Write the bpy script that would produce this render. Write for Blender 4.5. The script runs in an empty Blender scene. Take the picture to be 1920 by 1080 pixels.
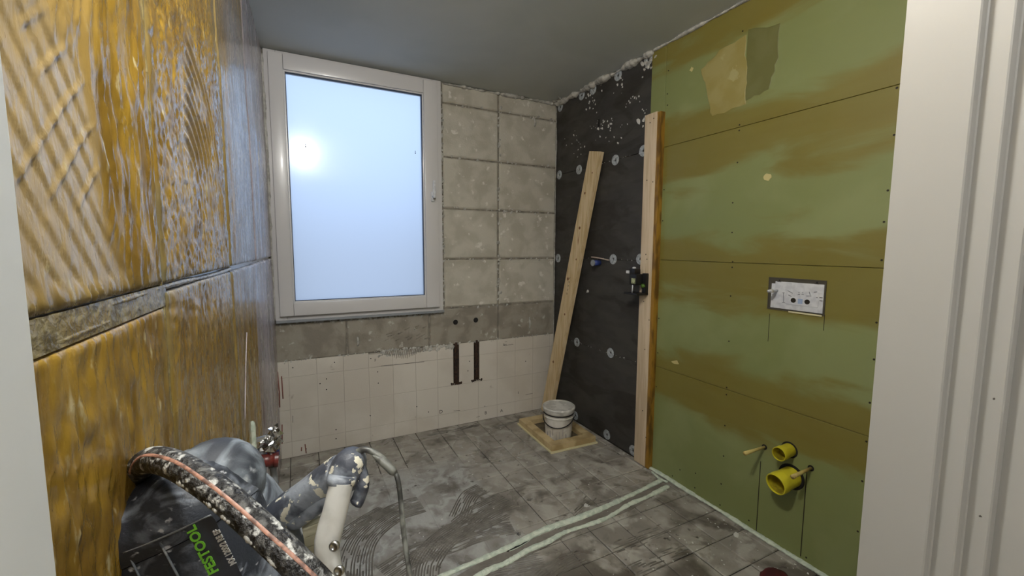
import bpy, bmesh, math, random
import numpy as np
from mathutils import Vector, Matrix
random.seed(7); RNG = np.random.RandomState(11)
sc = bpy.context.scene
COL = sc.collection

# ---------------------------------------------------------------- camera
F = 792.476; CAMZ = 1.3
yw, pt, rl = math.radians(26.9587), math.radians(5.513), math.radians(.239)
fw = Vector((math.sin(yw)*math.cos(pt), math.cos(yw)*math.cos(pt), -math.sin(pt)))
r0 = Vector((math.cos(yw), -math.sin(yw), 0)); u0 = r0.cross(fw)
rt = r0*math.cos(rl) + u0*math.sin(rl); up = -r0*math.sin(rl) + u0*math.cos(rl)
C0 = Vector((0, 0, CAMZ))
cd = bpy.data.cameras.new('camera'); cam = bpy.data.objects.new('camera', cd); COL.objects.link(cam)
cam.matrix_world = Matrix(((rt.x, up.x, -fw.x, 0), (rt.y, up.y, -fw.y, 0), (rt.z, up.z, -fw.z, CAMZ), (0, 0, 0, 1)))
cd.sensor_fit = 'HORIZONTAL'; cd.sensor_width = 36; cd.lens = F/1920*36; cd.clip_start = .02
sc.camera = cam
sc.view_settings.view_transform = 'Standard'; sc.view_settings.look = 'None'
sc.view_settings.gamma = 1; sc.view_settings.use_curve_mapping = False
sc.view_settings.exposure = .4

# ---------------------------------------------------------------- world: hazy bright sky
w = bpy.data.worlds.new('sky'); sc.world = w; w.use_nodes = True
nt = w.node_tree; nt.nodes.clear()
out = nt.nodes.new('ShaderNodeOutputWorld'); bg = nt.nodes.new('ShaderNodeBackground')
tc = nt.nodes.new('ShaderNodeTexCoord'); sx = nt.nodes.new('ShaderNodeSeparateXYZ'); cr = nt.nodes.new('ShaderNodeValToRGB')
nt.links.new(tc.outputs['Generated'], sx.inputs[0]); nt.links.new(sx.outputs['Z'], cr.inputs[0])
e = cr.color_ramp.elements
e[0].position = 0.0; e[0].color = (.34, .37, .42, 1)
e[1].position = 1.0; e[1].color = (.45, .62, .95, 1)
x = cr.color_ramp.elements.new(.06); x.color = (.50, .62, .84, 1)
x = cr.color_ramp.elements.new(.25); x.color = (.80, 1.0, 1.3, 1)
nt.links.new(cr.outputs[0], bg.inputs[0]); bg.inputs[1].default_value = 1.1
nt.links.new(bg.outputs[0], out.inputs[0])

# ---------------------------------------------------------------- lamps
def area(name, loc, size, power, color, rot=(0, 0, 0), shape='DISK', sy=None):
    l = bpy.data.lights.new(name, 'AREA'); l.shape = shape; l.size = size; l.energy = power; l.color = color
    if sy: l.size_y = sy
    o = bpy.data.objects.new(name, l); COL.objects.link(o); o.location = loc; o.rotation_euler = rot
    return o
LAMP = (.10, .56, 2.28)
l = bpy.data.lights.new('work_lamp_light', 'POINT'); l.energy = 40; l.color = (1, .985, .95); l.shadow_soft_size = .055
o = bpy.data.objects.new('work_lamp_light', l); COL.objects.link(o); o.location = LAMP
l = bpy.data.lights.new('hallway_fill_light', 'POINT'); l.energy = 26; l.color = (1, .985, .96); l.shadow_soft_size = .09
o = bpy.data.objects.new('hallway_fill_light', l); COL.objects.link(o); o.location = (-.25, -1.0, 2.22)

l = bpy.data.lights.new('hallway_fill_light', 'POINT'); l.energy = 15; l.color = (1, .985, .97); l.shadow_soft_size = .05  # added fill: unseen second lamp put in to brighten both door jambs
o = bpy.data.objects.new('hallway_fill_light', l); COL.objects.link(o); o.location = (.36, -.9, 2.34)

# ---------------------------------------------------------------- helpers
def lin(c):
    r = []
    for v in c[:3]:
        v /= 255.; r.append(v/12.92 if v <= .04045 else ((v+.055)/1.055)**2.4)
    return (*r, 1)
def at(u, v, t): return C0 + (fw + rt*((u-960)/F) - up*((v-540)/F))*t
def ray(u, v): return fw + rt*((u-960)/F) - up*((v-540)/F)
def flo(u, v, z=0.0):
    d = ray(u, v); return C0 + d*((z-CAMZ)/d.z)
def bkw(u, v, y=2.847):
    d = ray(u, v); return C0 + d*(y/d.y)
def sdw(u, v, x=1.826):
    d = ray(u, v); return C0 + d*(x/d.x)

def tag(o, label=None, cat=None, group=None, kind=None):
    if label: o['label'] = label
    if cat: o['category'] = cat
    if group: o['group'] = group
    if kind: o['kind'] = kind
    return o
def empty(name, loc=(0, 0, 0), **k):
    o = bpy.data.objects.new(name, None); o.location = loc; o.empty_display_size = .05
    COL.objects.link(o); return tag(o, **k)
def mk(name, verts, faces, m=None, parent=None, smooth=False):
    me = bpy.data.meshes.new(name); me.from_pydata([tuple(v) for v in verts], [], faces); me.update()
    if m: me.materials.append(m)
    if smooth: me.polygons.foreach_set('use_smooth', [True]*len(me.polygons))
    o = bpy.data.objects.new(name, me); COL.objects.link(o)
    if parent is not None:
        o.parent = parent; 
        o.location = -parent.location if parent.type == 'EMPTY' else (0, 0, 0)
    return o
class MB:
    def __init__(s): s.v = []; s.f = []
    def add(s, v, f):
        n = len(s.v); s.v += [Vector(p) for p in v]; s.f += [tuple(i+n for i in q) for q in f]; return s
    def box(s, lo, hi, bev=0):
        (a, b, c), (d, e, f) = lo, hi
        if bev:
            bm = bmesh.new(); bmesh.ops.create_cube(bm, size=1)
            for p in bm.verts: p.co = Vector(((a+d)/2+p.co.x*(d-a), (b+e)/2+p.co.y*(e-b), (c+f)/2+p.co.z*(f-c)))
            bmesh.ops.bevel(bm, geom=list(bm.edges), offset=bev, segments=2, affect='EDGES', profile=.6)
            bm.verts.index_update()
            s.add([p.co for p in bm.verts], [[q.index for q in g.verts] for g in bm.faces]); bm.free(); return s
        return s.add([(a,b,c),(d,b,c),(d,e,c),(a,e,c),(a,b,f),(d,b,f),(d,e,f),(a,e,f)],
              [(0,3,2,1),(4,5,6,7),(0,1,5,4),(1,2,6,5),(2,3,7,6),(3,0,4,7)])
    def obox(s, c, ax, ay, az, bev=0):
        # oriented box: centre and half-axis vectors
        n0 = len(s.v); s.box((-1,-1,-1),(1,1,1), bev)
        for i in range(n0, len(s.v)):
            p = s.v[i]; s.v[i] = Vector(c)+Vector(ax)*p.x+Vector(ay)*p.y+Vector(az)*p.z
        return s
    def tube(s, pts, r, n=14, caps=True, flat=None):
        pts = [Vector(p) for p in pts]; rs = r if isinstance(r, (list, tuple)) else [r]*len(pts)
        ref = None; base = len(s.v); v = []; f = []
        for i, p in enumerate(pts):
            t = (pts[min(i+1, len(pts)-1)]-pts[max(i-1, 0)]).normalized()
            if ref is None: ref = t.orthogonal().normalized()
            ref = (ref - t*ref.dot(t)).normalized(); b = t.cross(ref)
            for k in range(n):
                a = 2*math.pi*k/n; v.append(p+(ref*math.cos(a)+b*math.sin(a))*rs[i])
        for i in range(len(pts)-1):
            for k in range(n): f.append((i*n+k, i*n+(k+1)%n, (i+1)*n+(k+1)%n, (i+1)*n+k))
        if caps: f.append(tuple(range(n))[::-1]); f.append(tuple((len(pts)-1)*n+k for k in range(n)))
        return s.add(v, f)
    def lathe(s, c, axis, prof, n=32, closed=False):
        # prof: (radius, height) list, axis vector
        ax = Vector(axis).normalized(); e1 = ax.orthogonal().normalized(); e2 = ax.cross(e1); v = []; f = []
        for r, h in prof:
            for k in range(n):
                a = 2*math.pi*k/n; v.append(Vector(c)+ax*h+(e1*math.cos(a)+e2*math.sin(a))*max(r, 1e-5))
        m = len(prof)
        for i in range(m-1 if not closed else m):
            j = (i+1) % m
            for k in range(n): f.append((i*n+k, i*n+(k+1)%n, j*n+(k+1)%n, j*n+k))
        return s.add(v, f)
    def loft(s, secs, n=36):
        # secs: (centre, half-axis x, half-axis y, power)
        v = []; f = []
        for c, ax, ay, pw in secs:
            for k in range(n):
                a = 2*math.pi*k/n; ca, sa = math.cos(a), math.sin(a)
                v.append(Vector(c)+Vector(ax)*math.copysign(abs(ca)**(2/pw), ca)+Vector(ay)*math.copysign(abs(sa)**(2/pw), sa))
        for i in range(len(secs)-1):
            for k in range(n): f.append((i*n+k, i*n+(k+1)%n, (i+1)*n+(k+1)%n, (i+1)*n+k))
        f.append(tuple(range(n))[::-1]); f.append(tuple((len(secs)-1)*n+k for k in range(n)))
        return s.add(v, f)
    def build(s, name, m=None, parent=None, smooth=False):
        return mk(name, s.v, s.f, m, parent, smooth)
def curve(pts, n=8):
    P = [Vector(p) for p in pts]; P = [P[0]*2-P[1]]+P+[P[-1]*2-P[-2]]; o = []
    for i in range(1, len(P)-2):
        for k in range(n):
            t = k/n; a, b, c, d = P[i-1:i+3]
            o.append(.5*((2*b)+(c-a)*t+(2*a-5*b+4*c-d)*t*t+(3*b-a-3*c+d)*t**3))
    o.append(P[-2]); return o
def shade_auto(o, ang=40):
    bm = bmesh.new(); bm.from_mesh(o.data)
    bmesh.ops.recalc_face_normals(bm, faces=bm.faces)
    for f in bm.faces: f.smooth = True
    for e in bm.edges:
        if len(e.link_faces) == 2 and e.calc_face_angle(0) > math.radians(ang): e.smooth = False
    bm.to_mesh(o.data); bm.free(); return o
class VN:
    """smooth value noise on a repeating random lattice"""
    def __init__(s, seed): s.g = np.random.RandomState(seed).rand(128, 128)
    def __call__(s, x, y):
        xi = np.floor(x).astype(int); yi = np.floor(y).astype(int); fx = x-xi; fy = y-yi
        fx = fx*fx*(3-2*fx); fy = fy*fy*(3-2*fy); g = s.g; a = xi % 128; b = (xi+1) % 128; c = yi % 128; d = (yi+1) % 128
        return (g[a, c]*(1-fx)+g[b, c]*fx)*(1-fy)+(g[a, d]*(1-fx)+g[b, d]*fx)*fy
def sm(x, a, b):
    t = np.clip((x-a)/(b-a), 0, 1); return t*t*(3-2*t)

# ---------------------------------------------------------------- materials
def mat(name, c1, c2=None, scale=6, detail=5, lo=.4, hi=.62, rough=.6, rough2=None, metal=0, bump=0, bscale=60, c3=None, s3=25, lo3=.6, hi3=.66,
        coat=0, stretch=(1, 1, 1), attr=None, ac=None, spec=.5, bumps=None, distort=.3, c4=None, s4=2, lo4=.5, hi4=.6, emit=None):
    m = bpy.data.materials.new(name); m.use_nodes = True; t = m.node_tree; N = t.nodes; L = t.links
    b = N['Principled BSDF']; geo = N.new('ShaderNodeNewGeometry'); mp = N.new('ShaderNodeMapping'); mp.inputs['Scale'].default_value = stretch
    L.new(geo.outputs['Position'], mp.inputs[0]); P = mp.outputs[0]
    def noise(s, d=5, dist=distort):
        n = N.new('ShaderNodeTexNoise'); n.inputs['Scale'].default_value = s; n.inputs['Detail'].default_value = d
        n.inputs['Distortion'].default_value = dist; L.new(P, n.inputs['Vector']); return n.outputs['Fac']
    def ramp(src, a, z, out0=0., out1=1.):
        r = N.new('ShaderNodeMapRange'); r.inputs[1].default_value = a; r.inputs[2].default_value = z
        r.inputs[3].default_value = out0; r.inputs[4].default_value = out1; r.interpolation_type = 'SMOOTHSTEP'; L.new(src, r.inputs[0]); return r.outputs[0]
    def mix(fac, A, B):
        x = N.new('ShaderNodeMix'); x.data_type = 'RGBA'
        L.new(fac, x.inputs[0])
        for s_, k in ((A, 6), (B, 7)):
            if isinstance(s_, tuple): x.inputs[k].default_value = s_
            else: L.new(s_, x.inputs[k])
        return x.outputs[2]
    col = lin(c1); f1 = None
    if c2: f1 = ramp(noise(scale, detail), lo, hi); col = mix(f1, lin(c1), lin(c2))
    if c4: col = mix(ramp(noise(s4, 3, .8), lo4, hi4), col, lin(c4))
    if attr: 
        for an, a_c in zip(attr, ac):
            a = N.new('ShaderNodeAttribute'); a.attribute_name = an; col = mix(a.outputs['Fac'], col, lin(a_c))
    if c3: f3 = ramp(noise(s3, 6, .1), lo3, hi3); col = mix(f3, col, lin(c3))
    if isinstance(col, tuple): b.inputs['Base Color'].default_value = col
    else: L.new(col, b.inputs['Base Color'])
    if rough2 is not None: L.new(ramp(noise(scale*1.7, 4), lo, hi, rough, rough2), b.inputs['Roughness'])
    else: b.inputs['Roughness'].default_value = rough
    b.inputs['Metallic'].default_value = metal; b.inputs['Coat Weight'].default_value = coat; b.inputs['Coat Roughness'].default_value = .12
    b.inputs['Specular IOR Level'].default_value = spec
    if bump:
        bn = N.new('ShaderNodeBump'); bn.inputs['Strength'].default_value = bump; bn.inputs['Distance'].default_value = .01
        L.new(noise(bscale, 6), bn.inputs['Height']); L.new(bn.outputs[0], b.inputs['Normal'])
    return m
M = {}
M['ceiling'] = mat('ceiling_paint', (196,200,198), (186,191,189), scale=1.5, rough=.75, bump=.04, bscale=40)
M['plaster'] = mat('plain_plaster', (190,188,182), rough=.8)
M['lime'] = mat('lime_block', (184,180,168), (168,163,150), scale=7, rough=.85, bump=.25, bscale=90, c3=(206,203,194), s3=18, lo3=.62, hi3=.7)
M['cement'] = mat('cement_block', (148,142,130), (128,121,110), scale=9, rough=.9, bump=.3, bscale=80, c3=(178,174,164), s3=22, lo3=.62, hi3=.7)
M['mortar'] = mat('mortar', (140,134,122), (112,107,98), scale=20, rough=.95, bump=.3, bscale=120)
M['filler'] = mat('white_filler', (186,184,177), (150,148,142), scale=30, rough=.8, bump=.4, bscale=150)
M['tile'] = mat('old_wall_tile_bed', (204,198,188), (194,187,176), scale=3, rough=.6, bump=.06, bscale=90, c3=(150,141,128), s3=14, lo3=.68, hi3=.78)
M['grout'] = mat('grout_line', (172,165,154), rough=.9)
M['rust'] = mat('rusty_chase', (62,42,30), (30,22,18), scale=60, rough=.9, bump=.5, bscale=200)
M['dark'] = mat('dark_hole', (22,20,19), rough=.9)
M['black'] = mat('black_board', (54,52,50), (62,60,56), scale=4, rough=.55, rough2=.7, bump=.05, bscale=120, c4=(46,43,39), s4=2.5, stretch=(1,1,2.5))
M['disc'] = mat('clear_plastic_disc', (170,176,180), (140,146,150), scale=80, rough=.25, coat=.5)
M['splash'] = mat('white_paint_splash', (196,195,190), rough=.6)
M['screw'] = mat('screw_hole', (38,32,22), rough=.6, metal=.3)
M['wood'] = mat('spruce', (206,186,150), (190,166,124), scale=4, rough=.7, stretch=(14,14,1.2), bump=.12, bscale=40, c3=(150,112,76), s3=1.8, lo3=.68, hi3=.74)
M['beam'] = mat('pale_timber', (202,184,158), (188,168,140), scale=4, rough=.75, stretch=(14,14,1.0), bump=.12, bscale=40, c3=(150,120,92), s3=1.5, lo3=.68, hi3=.74)
M['beamside'] = mat('primed_timber_edge', (150,112,36), (98,70,24), scale=7, rough=.5, stretch=(4,4,1))
M['pvc'] = mat('white_pvc', (198,196,196), rough=.32, coat=.15)
M['gasket'] = mat('rubber_gasket', (48,56,72), rough=.6)
M['chrome'] = mat('brushed_metal', (190,190,188), rough=.28, metal=1)
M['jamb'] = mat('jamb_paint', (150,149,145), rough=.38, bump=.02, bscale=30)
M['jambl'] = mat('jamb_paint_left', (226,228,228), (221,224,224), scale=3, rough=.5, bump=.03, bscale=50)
M['sealant'] = mat('green_sealant', (208,216,200), (184,196,180), scale=40, rough=.5, bump=.5, bscale=160)
M['channel'] = mat('filled_channel', (122,116,108), (104,98,90), scale=12, rough=.5, rough2=.7, bump=.1, bscale=60)
M['yellow'] = mat('yellow_plastic', (206,196,46), (188,176,40), scale=12, rough=.4)
M['yellowin'] = mat('yellow_plastic_inside', (176,160,34), (120,106,24), scale=18, rough=.5)
M['sleeve'] = mat('cream_yellow_sleeve', (196,178,110), (170,146,84), scale=30, rough=.5)
M['bucket'] = mat('white_bucket', (214,210,202), (186,180,170), scale=14, rough=.45, c3=(150,112,62), s3=7, lo3=.63, hi3=.68)
M['lid'] = mat('bucket_lid', (208,206,200), (176,174,168), scale=20, rough=.5)
M['traywood'] = mat('tray_timber', (192,172,130), (160,138,96), scale=9, rough=.7, bump=.15, bscale=60)
M['traybot'] = mat('tray_bottom', (96,86,66), (70,62,50), scale=14, rough=.8)
M['foam'] = mat('cream_foam', (206,198,158), rough=.8, bump=.2, bscale=120)
M['red'] = mat('red_pipe', (112,44,38), (84,34,30), scale=30, rough=.35)
M['blue'] = mat('blue_plastic', (44,62,128), rough=.4)
M['greypl'] = mat('grey_plastic', (130,134,138), rough=.5)
M['foil'] = mat('crinkled_foil', (200,200,200), rough=.22, metal=1)
M['redthing'] = mat('dark_red_cloth', (92,16,20), (60,10,14), scale=20, rough=.7)
M['blackpl'] = mat('black_plastic', (24,24,26), rough=.45)
M['label'] = mat('pale_label', (176,180,140), (120,130,90), scale=90, rough=.4)
M['white'] = mat('white_plastic', (206,208,212), (190,192,198), scale=40, rough=.4)
M['print'] = mat('grey_print', (104,108,118), rough=.6)
M['printb'] = mat('pale_blue_print', (150,166,196), rough=.5)
M['sleeve_dark'] = mat('recess_side', (70,66,56), rough=.8)
M['pencil'] = mat('pencil_mark', (64,60,58), rough=.8)
M['stain'] = mat('red_stain', (132,84,72), rough=.7)
M['mixer'] = mat('dusty_rubber_housing', (50,54,62), (134,142,150), scale=13, detail=8, lo=.36, hi=.62, rough=.6, bump=.15, bscale=160, c3=(190,194,196), s3=30, lo3=.60, hi3=.72, distort=1.4)
M['mixer2'] = mat('dusty_black_housing', (42,46,54), (116,122,132), scale=18, detail=8, distort=1.5, lo=.46, hi=.70, rough=.5, bump=.15, bscale=120, c3=(180,182,186), s3=60, lo3=.62, hi3=.72, stretch=(1,1,1.6))
M['grip'] = mat('dusty_grip', (58,62,72), (134,140,148), scale=24, detail=8, lo=.42, hi=.6, rough=.5, bump=.15, bscale=120, c3=(206,202,184), s3=62, lo3=.60, hi3=.62)
M['hose'] = mat('spattered_hose', (26,25,26), (96,96,94), scale=120, lo=.44, hi=.66, rough=.36, bump=.5, bscale=300, c3=(196,196,192), s3=85, lo3=.56, hi3=.66)
M['stripe'] = mat('copper_stripe', (172,126,106), (104,76,66), scale=110, rough=.5)
M['handle'] = mat('light_grey_handle', (216,216,211), (196,196,190), scale=20, rough=.35, coat=.3)
M['plate'] = mat('label_plate', (40,43,54), (66,72,84), scale=30, rough=.4)
M['green_txt'] = mat('green_print', (132,214,70), rough=.5)
M['white_txt'] = mat('white_print', (214,216,218), rough=.5)
M['cream'] = mat('cream_rib', (206,202,176), (186,180,150), scale=16, rough=.6)
M['cord'] = mat('dusty_cord', (54,54,52), (120,122,116), scale=40, rough=.4)
M['plasterpatch'] = mat('primer_skim', (142,130,72), (150,140,88), scale=9, rough=.5, c3=(160,152,104), s3=16, lo3=.64, hi3=.7)
M['led'] = mat('lamp_diffuser', (255,250,240), rough=.5)
_b = M['led'].node_tree.nodes['Principled BSDF']; _b.inputs['Emission Color'].default_value = (1,.96,.9,1); _b.inputs['Emission Strength'].default_value = 14
M['outer'] = mat('outside_render', (150,150,150), rough=.9)
M['wallbehind'] = mat('gold_primed_backing', (128,108,60), (96,84,52), scale=30, rough=.25, coat=.3)
# left wall: gold primer, tan smooth adhesive, grey joint smear, pale lavender plaster (per-vertex masks)
M['gold'] = mat('gold_primer_coat', (150,119,44), (122,94,36), scale=16, detail=7, rough=.12, rough2=.34, bump=.28, bscale=60, stretch=(1,1,.35),
                attr=['tan', 'grey', 'pale'], ac=[(168,144,98), (112,103,74), (150,144,146)], c3=(186,172,130), s3=60, lo3=.62, hi3=.74, coat=.12, spec=.4)
M['palecoat'] = mat('pale_primed_plaster', (176,166,172), (142,130,130), scale=10, rough=.2, rough2=.38, bump=.2, bscale=60, stretch=(1,1,.25), coat=.3,
                c3=(170,166,172), s3=22, lo3=.6, hi3=.68, c4=(96,64,58), s4=5, lo4=.62, hi4=.7)
M['jointm'] = mat('joint_smear', (122,104,58), (148,136,98), scale=30, rough=.22, coat=.4, bump=.4, bscale=90, c3=(96,84,50), s3=30, lo3=.52, hi3=.66)
def green_mat():
    m = mat('green_board', (122,129,80), (130,137,90), scale=3, rough=.45, rough2=.6, bump=.03, bscale=60)
    t = m.node_tree; N = t.nodes; L = t.links; b = N['Principled BSDF']
    src = b.inputs['Base Color'].links[0].from_socket
    geo = N.new('ShaderNodeNewGeometry'); sp = N.new('ShaderNodeSeparateXYZ'); L.new(geo.outputs['Position'], sp.inputs[0])
    mp = N.new('ShaderNodeMapping'); mp.inputs['Scale'].default_value = (1, .8, 3.2); L.new(geo.outputs['Position'], mp.inputs[0])
    n = N.new('ShaderNodeTexNoise'); n.inputs['Scale'].default_value = 2.6; n.inputs['Detail'].default_value = 5; n.inputs['Distortion'].default_value = .5
    L.new(mp.outputs[0], n.inputs['Vector'])
    def ma(op, a, b_, c_=None):
        q = N.new('ShaderNodeMath'); q.operation = op
        for i, v in enumerate((a, b_, c_)):
            if v is None: continue
            if isinstance(v, (int, float)): q.inputs[i].default_value = v
            else: L.new(v, q.inputs[i])
        return q.outputs[0]
    # primer soaked in around the board joints, which repeat every 0.613 m in height
    zz = ma('ADD', sp.outputs['Z'], ma('MULTIPLY', ma('SUBTRACT', n.outputs['Fac'], .5), .42))
    k = ma('PINGPONG', ma('ADD', zz, .03), .3065)          # 0 at joints, .3065 mid board
    r = N.new('ShaderNodeMapRange'); r.interpolation_type = 'SMOOTHSTEP'; L.new(k, r.inputs[0])
    r.inputs[1].default_value = .10; r.inputs[2].default_value = .20; r.inputs[3].default_value = 1; r.inputs[4].default_value = 0
    # less primer low down
    lo = N.new('ShaderNodeMapRange'); L.new(sp.outputs['Z'], lo.inputs[0]); lo.inputs[1].default_value = .25; lo.inputs[2].default_value = .45
    f = ma('MULTIPLY', r.outputs[0], lo.outputs[0])
    x = N.new('ShaderNodeMix'); x.data_type = 'RGBA'; L.new(f, x.inputs[0]); L.new(src, x.inputs[6])
    n2 = N.new('ShaderNodeTexNoise'); n2.inputs['Scale'].default_value = 5; L.new(mp.outputs[0], n2.inputs['Vector'])
    x2 = N.new('ShaderNodeMix'); x2.data_type = 'RGBA'; L.new(n2.outputs['Fac'], x2.inputs[0])
    x2.inputs[6].default_value = lin((114,102,38)); x2.inputs[7].default_value = lin((120,114,56)); L.new(x2.outputs[2], x.inputs[7])
    L.new(x.outputs[2], b.inputs['Base Color']); return m
M['green'] = green_mat()
def floor_mat():
    m = bpy.data.materials.new('old_tiled_floor'); m.use_nodes = True; t = m.node_tree; N = t.nodes; L = t.links; b = N['Principled BSDF']
    geo = N.new('ShaderNodeNewGeometry'); P = geo.outputs['Position']
    sp = N.new('ShaderNodeSeparateXYZ'); L.new(P, sp.inputs[0])
    def noise(s, d=5, dist=.4):
        n = N.new('ShaderNodeTexNoise'); n.inputs['Scale'].default_value = s; n.inputs['Detail'].default_value = d; n.inputs['Distortion'].default_value = dist
        L.new(P, n.inputs['Vector']); return n.outputs['Fac']
    def ramp(src, a, z, o0=0., o1=1.):
        r = N.new('ShaderNodeMapRange'); r.interpolation_type = 'SMOOTHSTEP'; L.new(src, r.inputs[0])
        for i, v in enumerate((a, z, o0, o1)): r.inputs[i+1].default_value = v
        return r.outputs[0]
    def mix(f, A, B):
        x = N.new('ShaderNodeMix'); x.data_type = 'RGBA'; L.new(f, x.inputs[0])
        for s_, k in ((A, 6), (B, 7)):
            if isinstance(s_, tuple): x.inputs[k].default_value = s_
            else: L.new(s_, x.inputs[k])
        return x.outputs[2]
    def mul(a, c):
        q = N.new('ShaderNodeMath'); q.operation = 'MULTIPLY'; L.new(a, q.inputs[0]); L.new(c, q.inputs[1]); return q.outputs[0]
    c = mix(ramp(noise(4), .4, .62), lin((152,147,138)), lin((128,123,115)))
    # light grey adhesive smear left of the old cut line, dark brown grime towards the walls
    c = mix(ramp(noise(9, 8), .48, .6), c, lin((162,158,149)))
    c = mix(mul(ramp(sp.outputs['X'], .9, .8), ramp(sp.outputs['Y'], 2.5, 2.2)), c, mix(ramp(noise(13, 9, .9), .4, .62), lin((166,166,162)), lin((140,137,131))))
    c = mix(mul(ramp(noise(3.5, 4), .47, .58), ramp(sp.outputs['Y'], 1.55, 1.25)), c, lin((88,82,73)))
    c = mix(ramp(noise(7, 10, .7), .50, .72), c, lin((98,92,84)))
    c = mix(ramp(noise(24, 9, .2), .62, .74), c, lin((60,55,49)))
    c = mix(ramp(noise(31, 5, .2), .68, .73), c, lin((172,172,166)))
    L.new(c, b.inputs['Base Color'])
    L.new(ramp(noise(3.2, 6, .8), .42, .6, .78, .26), b.inputs['Roughness'])
    bn = N.new('ShaderNodeBump'); bn.inputs['Strength'].default_value = .35; bn.inputs['Distance'].default_value = .008
    L.new(noise(45, 8), bn.inputs['Height']); L.new(bn.outputs[0], b.inputs['Normal']); return m
M['floor'] = floor_mat()
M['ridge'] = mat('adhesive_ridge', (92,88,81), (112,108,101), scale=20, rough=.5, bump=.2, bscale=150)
M['floorbase'] = mat('floor_joint', (54,50,44), (40,37,32), scale=20, rough=.9)
def pane_mat():
    m = bpy.data.materials.new('frosted_pane'); m.use_nodes = True; t = m.node_tree; N = t.nodes; L = t.links; b = N['Principled BSDF']
    b.inputs['Base Color'].default_value = (.86, .93, 1, 1); b.inputs['Roughness'].default_value = .16
    b.inputs['Transmission Weight'].default_value = 0; b.inputs['Specular IOR Level'].default_value = .5
    tr = N.new('ShaderNodeBsdfTranslucent'); tr.inputs[0].default_value = (.80, .88, 1, 1)
    rf = N.new('ShaderNodeBsdfRefraction'); rf.inputs['Roughness'].default_value = .55; rf.inputs['IOR'].default_value = 1.3; rf.inputs[0].default_value = (.84, .92, 1, 1)
    gl = N.new('ShaderNodeBsdfGlossy'); gl.inputs['Roughness'].default_value = .13
    fr = N.new('ShaderNodeFresnel'); fr.inputs[0].default_value = 1.45
    m1 = N.new('ShaderNodeMixShader'); m1.inputs[0].default_value = .45; L.new(tr.outputs[0], m1.inputs[1]); L.new(rf.outputs[0], m1.inputs[2])
    m2 = N.new('ShaderNodeMixShader'); L.new(fr.outputs[0], m2.inputs[0]); L.new(m1.outputs[0], m2.inputs[1]); L.new(gl.outputs[0], m2.inputs[2])
    L.new(m2.outputs[0], N['Material Output'].inputs['Surface']); return m
M['pane'] = pane_mat()

# ---------------------------------------------------------------- setting
D = 2.847; XR = 1.826; H = 2.40
WA = math.radians(1.5)
def lwp(s, z, h=0.0):
    """point on the left wall: s = distance into the room, h = height of relief towards the room"""
    return Vector((-.134-(D-s)*math.tan(WA)+h, s, z))
S = dict(kind='structure')
ceil_ = tag(MB().box((-.45, .0, H), (2.0, D+.25, H+.08)).build('ceiling', M['ceiling']), **S)
floor = tag(MB().box((-.45, .02, -.08), (2.0, D+.25, -.006)).build('floor', M['floorbase']), **S)

# floor tiles, each its own piece
def tile_mesh(w_, d_, h_, tilt):
    m = MB(); b = .004
    m.add([(b, b, h_+tilt[0]), (w_-b, b, h_+tilt[1]), (w_-b, d_-b, h_+tilt[2]), (b, d_-b, h_+tilt[3]),
           (0, 0, h_-.0035), (w_, 0, h_-.0035), (w_, d_, h_-.0035), (0, d_, h_-.0035), (0, 0, -.006), (w_, 0, -.006), (w_, d_, -.006), (0, d_, -.006)],
          [(0,1,2,3)]+[(4+i, 4+(i+1)%4, (i+1)%4, i) for i in range(4)]+[(8+i, 8+(i+1)%4, 4+(i+1)%4, 4+i) for i in range(4)])
    me = bpy.data.meshes.new('floor_tile'); me.from_pydata(m.v, [], m.f); me.materials.append(M['floor']); return me
P = .155
vars_ = [tile_mesh(P-.0035, P-.0035, 0, [random.uniform(-.0012, .0012) for _ in range(4)]) for _ in range(12)]
xs0 = .85-7*P
smear = tile_mesh(P-.0004, P-.0004, 0, [-.0012]*4)
for q in smear.vertices:
    if -.004 < q.co.z < -.003: q.co.z = -.0022
for i in range(14):
    for j in range(17):
        x0 = xs0+i*P; y0 = 1.475-7*P+j*P-.004
        if x0 > 1.82 or y0 > D or y0+P < .3: continue
        if x0 + P > 1.826: me = tile_mesh(1.826-x0, P-.0035, 0, [0]*4)
        elif y0 + P > D: me = tile_mesh(P-.0035, D-y0, 0, [0]*4)
        elif x0 < .8 and y0 < 2.4: me = smear
        else: me = vars_[(i*5+j*7) % 12]
        o = bpy.data.objects.new('floor_tile', me); COL.objects.link(o); o.parent = floor
        o.location = (x0, y0, random.uniform(-.0012, .0008) if x0 > .8 else random.uniform(-.0003, .0003))

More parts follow.
